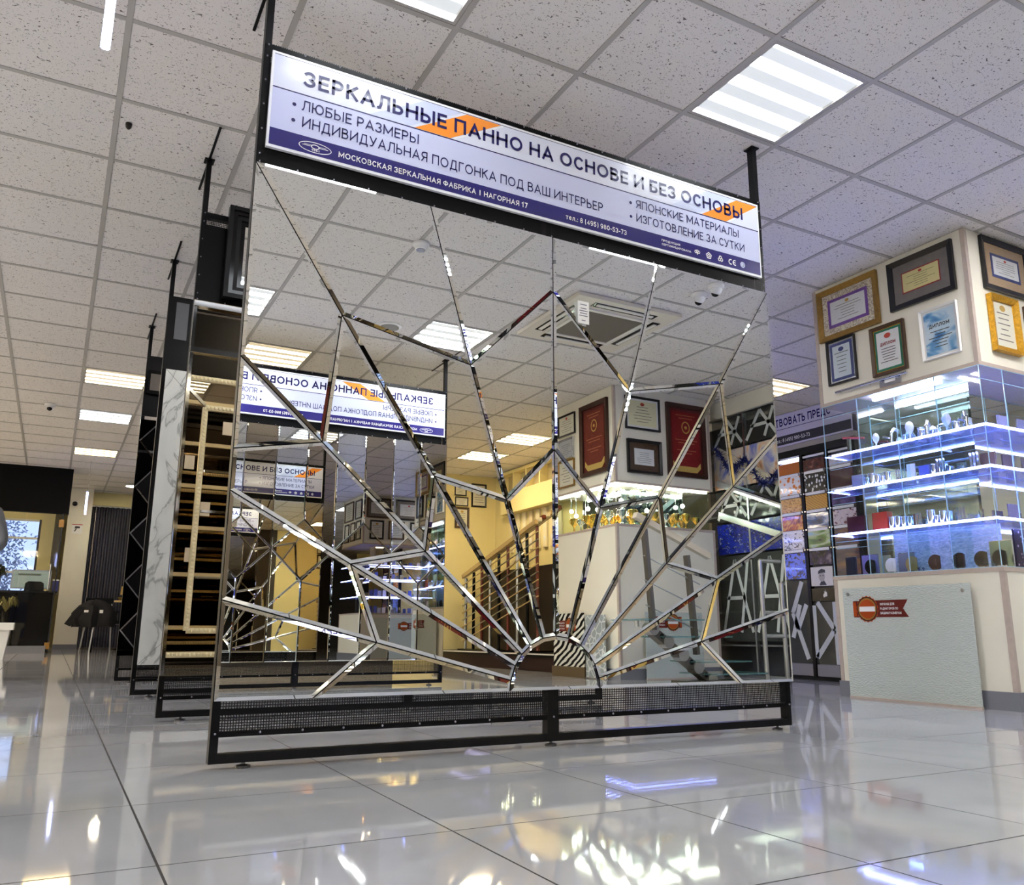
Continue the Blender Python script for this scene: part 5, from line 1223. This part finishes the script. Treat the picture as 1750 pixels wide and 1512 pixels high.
for k, (x, y, z) in enumerate(jb.v): jb.v[k] = (x*(1.05+.08*math.sin(7*k)), y*.6+.05*math.sin(3*x*9), z+.015*math.sin(5*k))
jb.build('cloth', mat('black_cloth', (16, 16, 20), .85), jk, smooth=True); MB().prism([(-.33, .40), (-.42, .44), (-.26, .70), (-.14, .70)], -.12, .1).build('sleeve', MATS['black_cloth'], jk)
B('tag', WHITE, jk, -.16, -.10, -.175, -.165, .62, .655); B('tag', WHITE, jk, .06, .11, -.175, -.165, .61, .66)
B('support', BLACKG, jk, -.015, .015, -.01, .01, 0, .42)
sh = thing('model_ship', 'small gilt model ship on a round table at the far end', 'model', (1.16, 16.6, 0))
MB().lathe([(.2, .0), (.2, .02), (.03, .03), (.03, .82)], 16).build('table_base', BLACKG, sh, smooth=True); MB().lathe([(.2, .82), (.2, .85)], 20).build('table_top', WOODS[0], sh, smooth=True)
MB().prism([(-.12, .86), (.12, .86), (.16, .91), (-.15, .91)], -.03, .03).build('hull', GOLD, sh)
for x, h in ((-.07, .2), (.02, .26), (.09, .18)): MB().tube((x, 0, .91), (x, 0, .91+h), .005, 6).build('mast', GOLD, sh); MB().prism([(x-.04, .95), (x+.035, .95), (x+.02, .9+h), (x-.03, .9+h)], -.004, .004).build('sail', GOLDS, sh)

# shrubs outside the window
for k in range(4):
    t = thing('garden_shrub', ordn[k]+' frosty shrub from the left outside the far window', 'shrub', (-4.05+1.5*k, 21.2+2.0*(k % 2), 0), 0, 'shrubs outside the window'); rnd = random.Random(k+40); b = MB()
    for q in range(900):
        c = Vector((rnd.gauss(0, .24), rnd.gauss(0, .2), abs(rnd.gauss(1.7, .7)))); d = Vector((rnd.uniform(-1, 1), rnd.uniform(-1, 1), rnd.uniform(-1, 1))).normalized()*.09; s = d.orthogonal().normalized()*.03
        b.add([c-s, c+s, c+d], [(0, 1, 2)])
    b.build('foliage', mat('cold_foliage', (150, 160, 186), .6), t, fix=False); MB().tube((0, 0, 0), (0, 0, 1.5), .03, 8).build('trunk', FBROWN, t)
structure(B('ground_outside', mat('pavement_grey', (150, 152, 158), .8), None, -9, 9, RY1+.16, 34, -.3, -.0))

# person at the left picture edge, mostly cut off
def skinned(name, joints, edges, m, parent=None, sub=2):
    me = bpy.data.meshes.new(name); me.from_pydata([j[0] for j in joints], edges, [])
    o = bpy.data.objects.new(name, me); COL.objects.link(o)
    md = o.modifiers.new('Skin', 'SKIN'); md.use_smooth_shade = True
    me.skin_vertices.new() if not me.skin_vertices else None
    sv = me.skin_vertices[0].data
    for k, j in enumerate(joints): sv[k].radius = j[1] if isinstance(j[1], tuple) else (j[1], j[1])
    sv[0].use_root = True
    s = o.modifiers.new('Subsurf', 'SUBSURF'); s.levels = sub; s.render_levels = sub
    me.materials.append(m)
    if parent: o.parent = parent
    return o
pe = thing('person', 'person in grey shirt and blue trousers at the left edge, holding a dark phone', 'person', (-.63, 7.9, 0), -.5); pe.scale = (.94, .94, .94)
SKIN = mat('skin', (206, 160, 134), .5)
J = [((0, 0, .95), (.13, .10)), ((0, 0, 1.15), (.13, .095)), ((0, 0, 1.34), (.15, .10)), ((0, 0, 1.45), (.062, .058)), ((0, -.01, 1.51), (.054, .054)), ((0, -.02, 1.60), (.078, .092)), ((0, -.015, 1.68), (.072, .087)),
     ((.19, 0, 1.38), .055), ((.27, .02, 1.10), .043), ((.20, -.22, 1.03), .034), ((-.19, 0, 1.38), .055), ((-.26, .02, 1.10), .043), ((-.25, -.06, .86), .032),
     ((.10, 0, .88), .085), ((.11, -.01, .48), .055), ((.11, .02, .08), .04), ((.12, -.12, .04), .035), ((-.10, 0, .88), .085), ((-.11, -.01, .48), .055), ((-.11, .02, .08), .04), ((-.12, -.12, .04), .035),
     ((.185, -.29, 1.03), (.03, .018)), ((-.245, -.08, .78), (.03, .018))]
Eg = [(0, 1), (1, 2), (2, 3), (3, 4), (4, 5), (5, 6), (2, 7), (7, 8), (8, 9), (9, 21), (2, 10), (10, 11), (11, 12), (12, 22), (0, 13), (13, 14), (14, 15), (15, 16), (0, 17), (17, 18), (18, 19), (19, 20)]
body = skinned('body', J, Eg, SKIN, pe)
skinned('shirt', [((0, 0, .88), (.17, .14)), ((0, 0, 1.15), (.155, .12)), ((0, 0, 1.33), (.175, .125)), ((0, 0, 1.43), (.085, .08)), ((.19, 0, 1.38), .078), ((.265, .02, 1.12), .064), ((.225, -.14, 1.055), .05), ((-.19, 0, 1.38), .078), ((-.26, .02, 1.12), .064), ((-.255, -.03, .96), .05)],
        [(0, 1), (1, 2), (2, 3), (2, 4), (4, 5), (5, 6), (2, 7), (7, 8), (8, 9)], mat('grey_shirt', (128, 130, 134), .8), pe)
skinned('trousers', [((0, 0, .93), (.15, .125)), ((.09, 0, .84), (.105, .11)), ((.11, -.01, .48), .078), ((.11, .02, .10), .062), ((-.09, 0, .84), (.105, .11)), ((-.11, -.01, .48), .078), ((-.11, .02, .10), .062), ((0, 0, 1.03), (.14, .11))],
        [(0, 1), (1, 2), (2, 3), (0, 4), (4, 5), (5, 6), (0, 7)], mat('blue_trousers', (34, 42, 104), .8), pe)
for sx in (-1, 1): MB().ball((sx*.115, -.07, .04), .05, 12, 8, .95, 2.4, .8).build('shoe', BLACK, pe, smooth=True)
MB().ball((0, .005, 1.68), .099, 18, 12, .86, 1.02, .95).build('hair', mat('dark_hair', (40, 30, 24), .7), pe, smooth=True)
MB().ball((0, -.118, 1.61), .014, 8, 6, .8, 1.2, 1.4).build('nose', SKIN, pe, smooth=True)
for sx in (-1, 1): MB().ball((sx*.03, -.10, 1.632), .011, 8, 6).build('eye', mat('eye_dark', (40, 36, 36), .2), pe, smooth=True); MB().ball((sx*.078, -.01, 1.615), .022, 8, 6, .4, .9, 1.3).build('ear', SKIN, pe, smooth=True)
MB().ball((0, -.104, 1.575), .02, 8, 6, 1.1, .4, .3).build('mouth', mat('lips', (170, 100, 92), .5), pe, smooth=True)
for k in range(4):
    MB().path([(.172+.011*k, -.31, 1.035), (.170+.011*k, -.345, 1.04), (.172+.011*k, -.36, 1.02)], .0085, 8).build('finger', SKIN, pe, smooth=True)
    MB().path([(-.262+.011*k, -.10, .755), (-.262+.011*k, -.115, .715), (-.262+.011*k, -.105, .69)], .0085, 8).build('finger', SKIN, pe, smooth=True)
MB().path([(.165, -.27, 1.04), (.145, -.30, 1.055), (.15, -.33, 1.05)], .0095, 8).build('thumb', SKIN, pe, smooth=True); MB().path([(-.225, -.09, .77), (-.215, -.115, .745), (-.22, -.125, .725)], .0095, 8).build('thumb', SKIN, pe, smooth=True)
ph = thing('phone', 'dark phone in a red case held by the person at the left edge', 'phone', (-.63, 7.9, 0), -.5); ph.scale = (.94, .94, .94); MB().bar((.19, -.30, 1.062), (.19, -.44, 1.085), .07, .010).build('case', mat('red_case', (120, 26, 40), .4), ph); MB().bar((.19, -.305, 1.0685), (.19, -.435, 1.0905), .062, .002).build('screen', BLACKG, ph)
